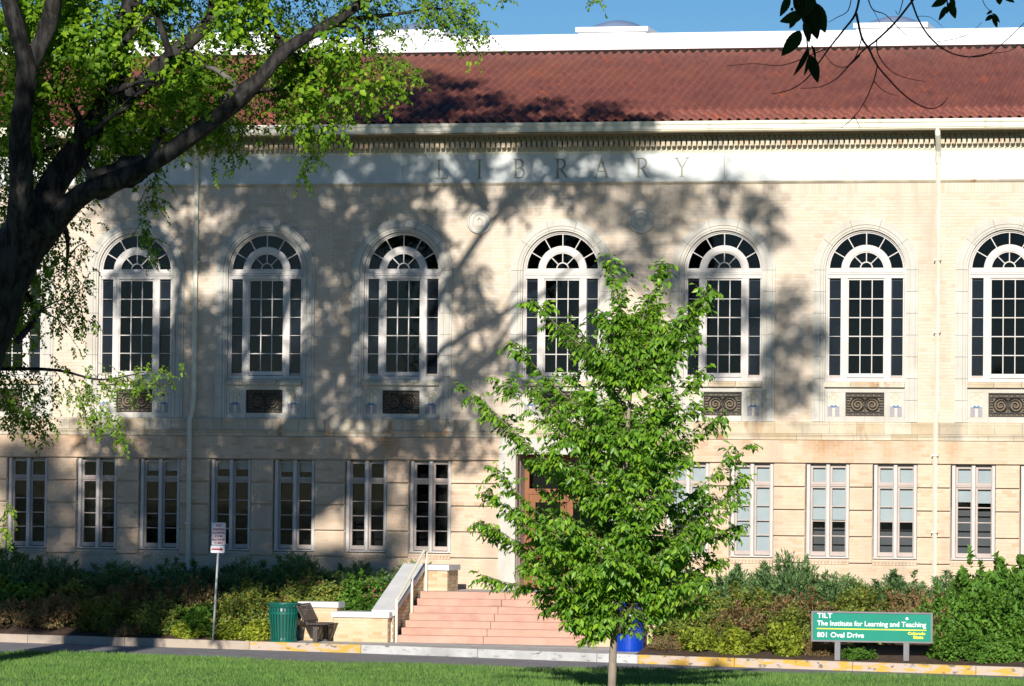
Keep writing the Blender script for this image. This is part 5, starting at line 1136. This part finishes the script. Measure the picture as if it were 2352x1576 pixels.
TW = [[(19.651,-85.000,5.168),(19.636,-85.000,5.088),(19.593,-85.000,5.029),(19.551,-85.000,4.977),(19.508,-85.000,4.918),(19.460,-85.000,4.855),(19.401,-85.000,4.818),(19.336,-85.000,4.804)], [(19.638,-85.000,5.088),(19.658,-85.000,5.002),(19.685,-85.000,4.959),(19.715,-85.000,4.900),(19.761,-85.000,4.846),(19.809,-85.000,4.797),(19.863,-85.000,4.759),(19.911,-85.000,4.745),(19.948,-85.000,4.761),(19.966,-85.000,4.785)],
      [(19.865,-85.000,5.164),(19.786,-85.000,5.064),(19.717,-85.000,4.996),(19.669,-85.000,4.959),(19.626,-85.000,4.917),(19.594,-85.000,4.880),(19.562,-85.000,4.851),(19.509,-85.000,4.827),(19.439,-85.000,4.823)], [(19.823,-85.000,5.165),(19.855,-85.000,5.074),(19.893,-85.000,5.009),(19.936,-85.000,4.966),(19.984,-85.000,4.939),(20.042,-85.000,4.927),(20.101,-85.000,4.934),(20.153,-85.000,4.968),(20.243,-85.000,5.052)],
      [(19.715,-85.000,4.900),(19.702,-85.000,4.846),(19.670,-85.000,4.772),(19.628,-85.000,4.714),(19.585,-85.000,4.679)], [(19.712,-85.000,4.996),(19.717,-85.000,4.942),(19.755,-85.000,4.888),(19.809,-85.000,4.858),(19.889,-85.000,4.841)], [(19.172,-85.000,4.906),(19.270,-85.000,4.913),(19.357,-85.000,4.905),(19.422,-85.000,4.919),(19.529,-85.000,4.963)], [(19.518,-85.000,4.956),(19.557,-85.000,4.907),(19.605,-85.000,4.898),(19.653,-85.000,4.938)],
      [(19.673,-85.000,5.167),(19.695,-85.000,5.103),(19.743,-85.000,5.081),(19.797,-85.000,5.026),(19.824,-85.000,5.002)], [(19.624,-85.000,5.168),(19.609,-85.000,5.099),(19.566,-85.000,5.073),(19.539,-85.000,5.057)], [(20.078,-85.000,5.160),(20.094,-85.000,5.112),(20.118,-85.000,5.085),(20.124,-85.000,5.069)], [(19.702,-85.000,4.846),(19.740,-85.000,4.809),(19.788,-85.000,4.792)], [(19.665,-85.000,4.767),(19.687,-85.000,4.734)],
      [(20.042,-85.000,4.927),(20.106,-85.000,4.937),(20.185,-85.000,4.947),(20.217,-85.000,4.973)], [(19.925,-85.000,4.982),(20.000,-85.000,4.994),(20.052,-85.000,5.017),(20.084,-85.000,5.049)], [(19.812,-85.000,5.165),(19.791,-85.000,5.085),(19.778,-85.000,5.096)], [(19.633,-85.000,4.724),(19.655,-85.000,4.681)], [(19.695,-85.000,5.103),(19.711,-85.000,5.076),(19.727,-85.000,5.043)], [(19.855,-85.000,5.074),(19.903,-85.000,5.070),(19.946,-85.000,5.035)], [(19.658,-85.000,4.999),(19.637,-85.000,4.933),(19.600,-85.000,4.885)]]
for k_, P in enumerate(TW):
    r0, r1 = [(.0048,.0014),(.0048,.0014),(.0044,.0012),(.0040,.0014),(.0026,.001),(.0026,.001),(.001,.0022),(.001,.0022),(.0026,.001),(.0022,.001),(.0016,.001),(.002,.0009),(.0014,.0008),(.0018,.0008),(.0014,.0008),(.0022,.001),(.0012,.0008),(.0012,.0007),(.0012,.0007),(.002,.0016)][k_]
    limb(mb, P, [r0+(r1-r0)*i/(len(P)-1) for i in range(len(P))], 5, 4, .1)
TW2 = [[(19.447,-85.000,5.171),(19.458,-85.000,5.128),(19.447,-85.000,5.085),(19.459,-85.000,5.031),(19.464,-85.000,4.972),(19.470,-85.000,4.940)], [(19.420,-85.000,5.171),(19.436,-85.000,5.118),(19.447,-85.000,5.091)], [(19.956,-85.000,5.162),(19.962,-85.000,5.120),(19.964,-85.000,5.098)], [(20.147,-85.000,5.159),(20.150,-85.000,5.127)]]
for P in TW2: limb(mb, P, [.003]*len(P), 5, 3, .2)
stuff(mb.obj('twigs', M_foretwig, NT))
def big_leaf(b, t, w, roll=0.0, curl=.12):
    b, t = Vector(b), Vector(t); D = t-b; L_ = D.length; D.normalize(); view = Vector((.2,1,.1)).normalized()
    Sd = D.cross(view).normalized(); Sd = (Matrix.Rotation(roll, 3, D) @ Sd); U = Sd.cross(D)
    q = MB(); n = 14; L1, R1, Mi = [], [], []
    for i in range(n+1):
        u = i/n; wd = w*math.sin(math.pi*u**.8)**.8*(1-.12*u)*(1+.05*(i % 2)) if 0 < i < n else 0.0
        c = b+D*L_*u+U*(-curl*L_*u*u)
        L1.append(c+Sd*wd+U*wd*.25); R1.append(c-Sd*wd+U*wd*.25); Mi.append(c)
    vs = [tuple(v) for v in L1+Mi+R1]; m = n+1
    q.add(vs, [(i, i+1, m+i+1, m+i) for i in range(n)]+[(m+i, m+i+1, 2*m+i+1, 2*m+i) for i in range(n)])
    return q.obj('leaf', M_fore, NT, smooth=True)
for P, w, ro in [([(19.393,-85.000,5.156),(19.369,-85.000,5.078)], .017,.3), ([(19.447,-85.000,5.093),(19.365,-85.000,5.059)],.020,.2), ([(19.415,-85.000,5.080),(19.402,-85.000,5.035)],.014,.4), ([(19.441,-85.000,5.160),(19.510,-85.000,4.997)],.036,.1), ([(19.490,-85.000,5.127),(19.529,-85.000,5.017)],.022,-.3), ([(19.448,-85.000,5.058),(19.477,-85.000,4.986)],.020,.5), ([(19.438,-85.000,5.029),(19.374,-85.000,4.936)],.024,.1),
                 ([(19.467,-85.000,4.968),(19.422,-85.000,4.862)],.0135,.5), ([(19.470,-85.000,4.941),(19.507,-85.000,4.841)],.019,.0), ([(19.465,-85.000,4.929),(19.458,-85.000,4.865)],.011,.6), ([(19.477,-85.000,4.978),(19.500,-85.000,4.918)],.009,.7),
                 ([(19.463,-85.000,5.165),(19.458,-85.000,5.074)],.030,.2), ([(19.420,-85.000,5.161),(19.442,-85.000,5.080)],.02,.1), ([(19.961,-85.000,5.141),(19.907,-85.000,5.104)],.014,.2), ([(19.956,-85.000,5.108),(19.935,-85.000,5.055)],.011,.3), ([(19.968,-85.000,5.122),(19.995,-85.000,5.063)],.014,.1), ([(19.972,-85.000,5.136),(19.992,-85.000,5.102)],.011,.4), ([(19.961,-85.000,5.109),(19.963,-85.000,5.080)],.007,.2),
                 ([(20.122,-85.000,5.075),(20.097,-85.000,5.053)],.008,.1), ([(20.122,-85.000,5.072),(20.142,-85.000,5.028)],.009,.2), ([(20.123,-85.000,5.080),(20.152,-85.000,5.047)],.007,.4), ([(20.121,-85.000,5.091),(20.101,-85.000,5.076)],.005,.2), ([(20.142,-85.000,5.143),(20.150,-85.000,5.110)],.012,.1), ([(20.158,-85.000,5.138),(20.203,-85.000,5.120)],.010,.5)]:
    big_leaf(P[0], P[1], w*1.15, ro)
q = MB(); bq = [(19.407,-85.000,5.106)]; q.lathe([(.001,-.006),(.005,-.003),(.006,0),(.005,.003),(.001,.006)], 8, c=bq[0]); q.obj('seed', M_foretwig, NT, smooth=True)
q = MB(); q.tube([[(19.420,-85.000,5.139)][0], [(19.415,-85.000,5.118)][0], bq[0]], .0012, 4); q.obj('seed_stalk', M_foretwig, NT)
shade = []  # unseen leaf clusters added towards the sun to darken near twigs and leaves
for P in TW: c = Vector(P[len(P)//3])+SUN*4.5; shade.append((c.x, c.y, c.z+.25, .35, 5))
for P in TW2: c = Vector(P[-1])+SUN*4; shade += [(c.x+dx, c.y, c.z+dz, .38, 16) for dx in (-.12,.12) for dz in (.0,.2)]
sp4 = Sprays()
clusters(sp4, shade, (.25,.4), .3, .05, .3, draw=False)
clusters(sp4, [(23.2+random.uniform(-1.3,1.6), -86.3+random.uniform(-1.4,.6), 7.9+random.uniform(-.6,1.2), .55, 12) for i in range(16)] + [(NTX+random.uniform(-2,2), NTY+random.uniform(-2,1), 9.4+random.uniform(-.8,1.5), .7, 12) for i in range(10)] + [(random.uniform(21,33), -84-random.uniform(0,4), random.uniform(8.4,14.5), 1.0, 22) for i in range(34)], (.3,.5), .4, .06, .4, draw=False)  # out-of-view crown, enlarged to give dark reflections in the windows
sp4.build(NT, M_elm, .14, .055)
for c in NT.children: c.matrix_parent_inverse = Matrix.Translation((-NTX,-NTY,0))
